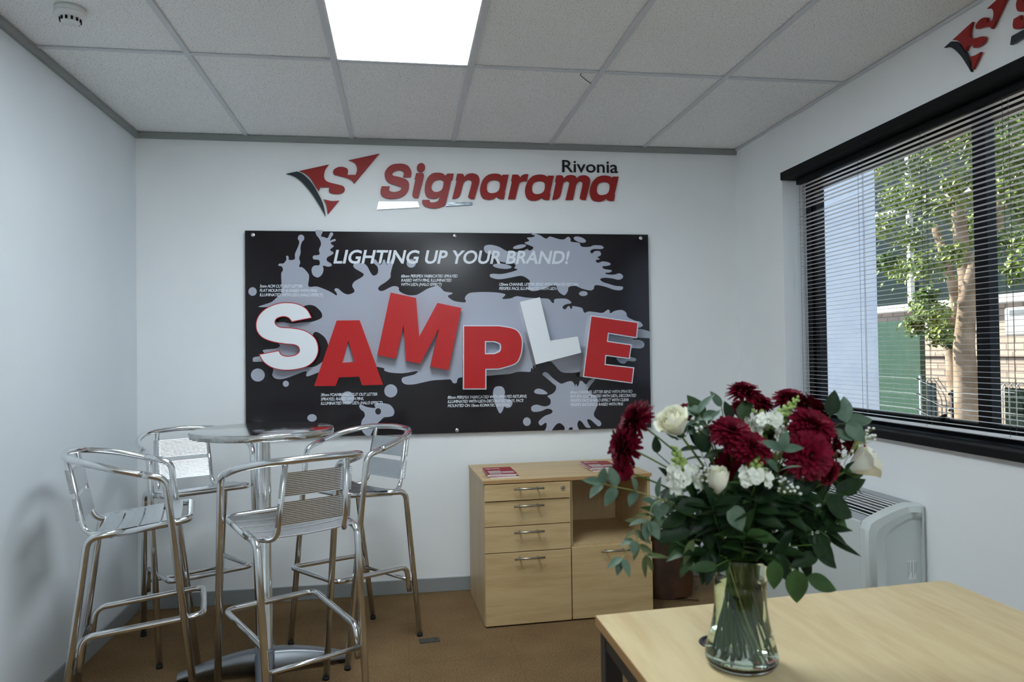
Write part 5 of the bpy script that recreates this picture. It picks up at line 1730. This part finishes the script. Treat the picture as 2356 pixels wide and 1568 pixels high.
tag(wi.build('fence_wires', M['fence']), 'thin electric fence wires strung between the two posts outside', 'fence wire')

# tree in front of the brick wall
TXX = 6.5
tb = on_x(2215, 1010, TXX)
tree = thing('tree', 'tree with twin pale trunks and sunlit leaves in front of the brick building', 'tree', (TXX, tb.y, -0.3))
to = Vector((TXX, tb.y, -0.3))


def trel(mb):
    mb.v = [tuple(Vector(v) - to) for v in mb.v]
    return mb


tk = MB()
main_t = [Vector((TXX, tb.y, -0.3))] + [on_x(x, y, TXX) for x, y in ((2222, 900), (2218, 800), (2222, 740), (2226, 660), (2212, 560), (2200, 440))]
tk.tube(spline(main_t, 5), [0.105 - 0.0018 * i for i in range(31)], 14)
side_t = [on_x(2200, 930, TXX + 0.05), on_x(2194, 850, TXX + 0.05), on_x(2190, 790, TXX + 0.05), on_x(2200, 700, TXX + 0.1), on_x(2182, 620, TXX), on_x(2150, 520, TXX)]
tk.tube(spline(side_t, 5), [0.07 - 0.0014 * i for i in range(26)], 12)
br_t = [on_x(2224, 700, TXX), on_x(2250, 600, TXX), on_x(2300, 480, TXX), on_x(2340, 330, TXX)]
tk.tube(spline(br_t, 5), [0.08 - 0.003 * i for i in range(16)], 10)
br_t = [on_x(2200, 745, TXX), on_x(2165, 720, TXX - 0.1), on_x(2130, 715, TXX - 0.2)]
tk.tube(spline(br_t, 5), [0.03 - 0.002 * i for i in range(11)], 8)
trel(tk).build('trunk', M['bark'], tree)
RT = random.Random(5)
lf = MB()
clumps = [(2045, 390, 26), (2075, 460, 30), (2030, 520, 26), (2110, 380, 34), (2160, 330, 36), (2215, 310, 34), (2100, 540, 34), (2160, 470, 38), (2040, 600, 24), (2075, 620, 22), (2210, 420, 36), (2130, 610, 30), (2050, 450, 22), (2230, 520, 30), (2190, 580, 24), (2110, 450, 26),
          (2120, 700, 24), (2150, 720, 26), (2175, 745, 22), (2105, 745, 18), (2160, 770, 20), (2190, 780, 16), (2135, 680, 16),
          (2320, 280, 40), (2345, 360, 36), (2310, 420, 36), (2350, 480, 40), (2320, 560, 34), (2360, 250, 36), (2300, 340, 30), (2340, 620, 22), (2380, 420, 40), (2400, 560, 40), (2420, 300, 50), (2270, 350, 40), (2270, 480, 36), (2260, 250, 40), (2450, 450, 50)]
for cx_, cy_, rr_ in clumps:
    xx = TXX + RT.uniform(-0.7, 0.5)
    c = on_x(cx_, cy_, xx)
    sc_ = (xx - CAM.x) / ray(cx_, cy_).x / F_PX
    R = rr_ * sc_
    for k in range(int(120 + rr_ * 5.5)):
        p = c + Vector((RT.gauss(0, 0.62), RT.gauss(0, 0.62), RT.gauss(0, 0.55))) * R
        d = Vector((RT.uniform(-1, 1), RT.uniform(-1, 1), RT.uniform(-1, 0.3)))
        leaf(lf, p, d, Vector((RT.uniform(-1, .4), RT.uniform(-.5, .5), 1)), RT.uniform(0.035, 0.065), RT.uniform(0.024, 0.038), 0.2, 0.2, 3)
trel(lf).build('foliage', M['tree_leaf'], tree)
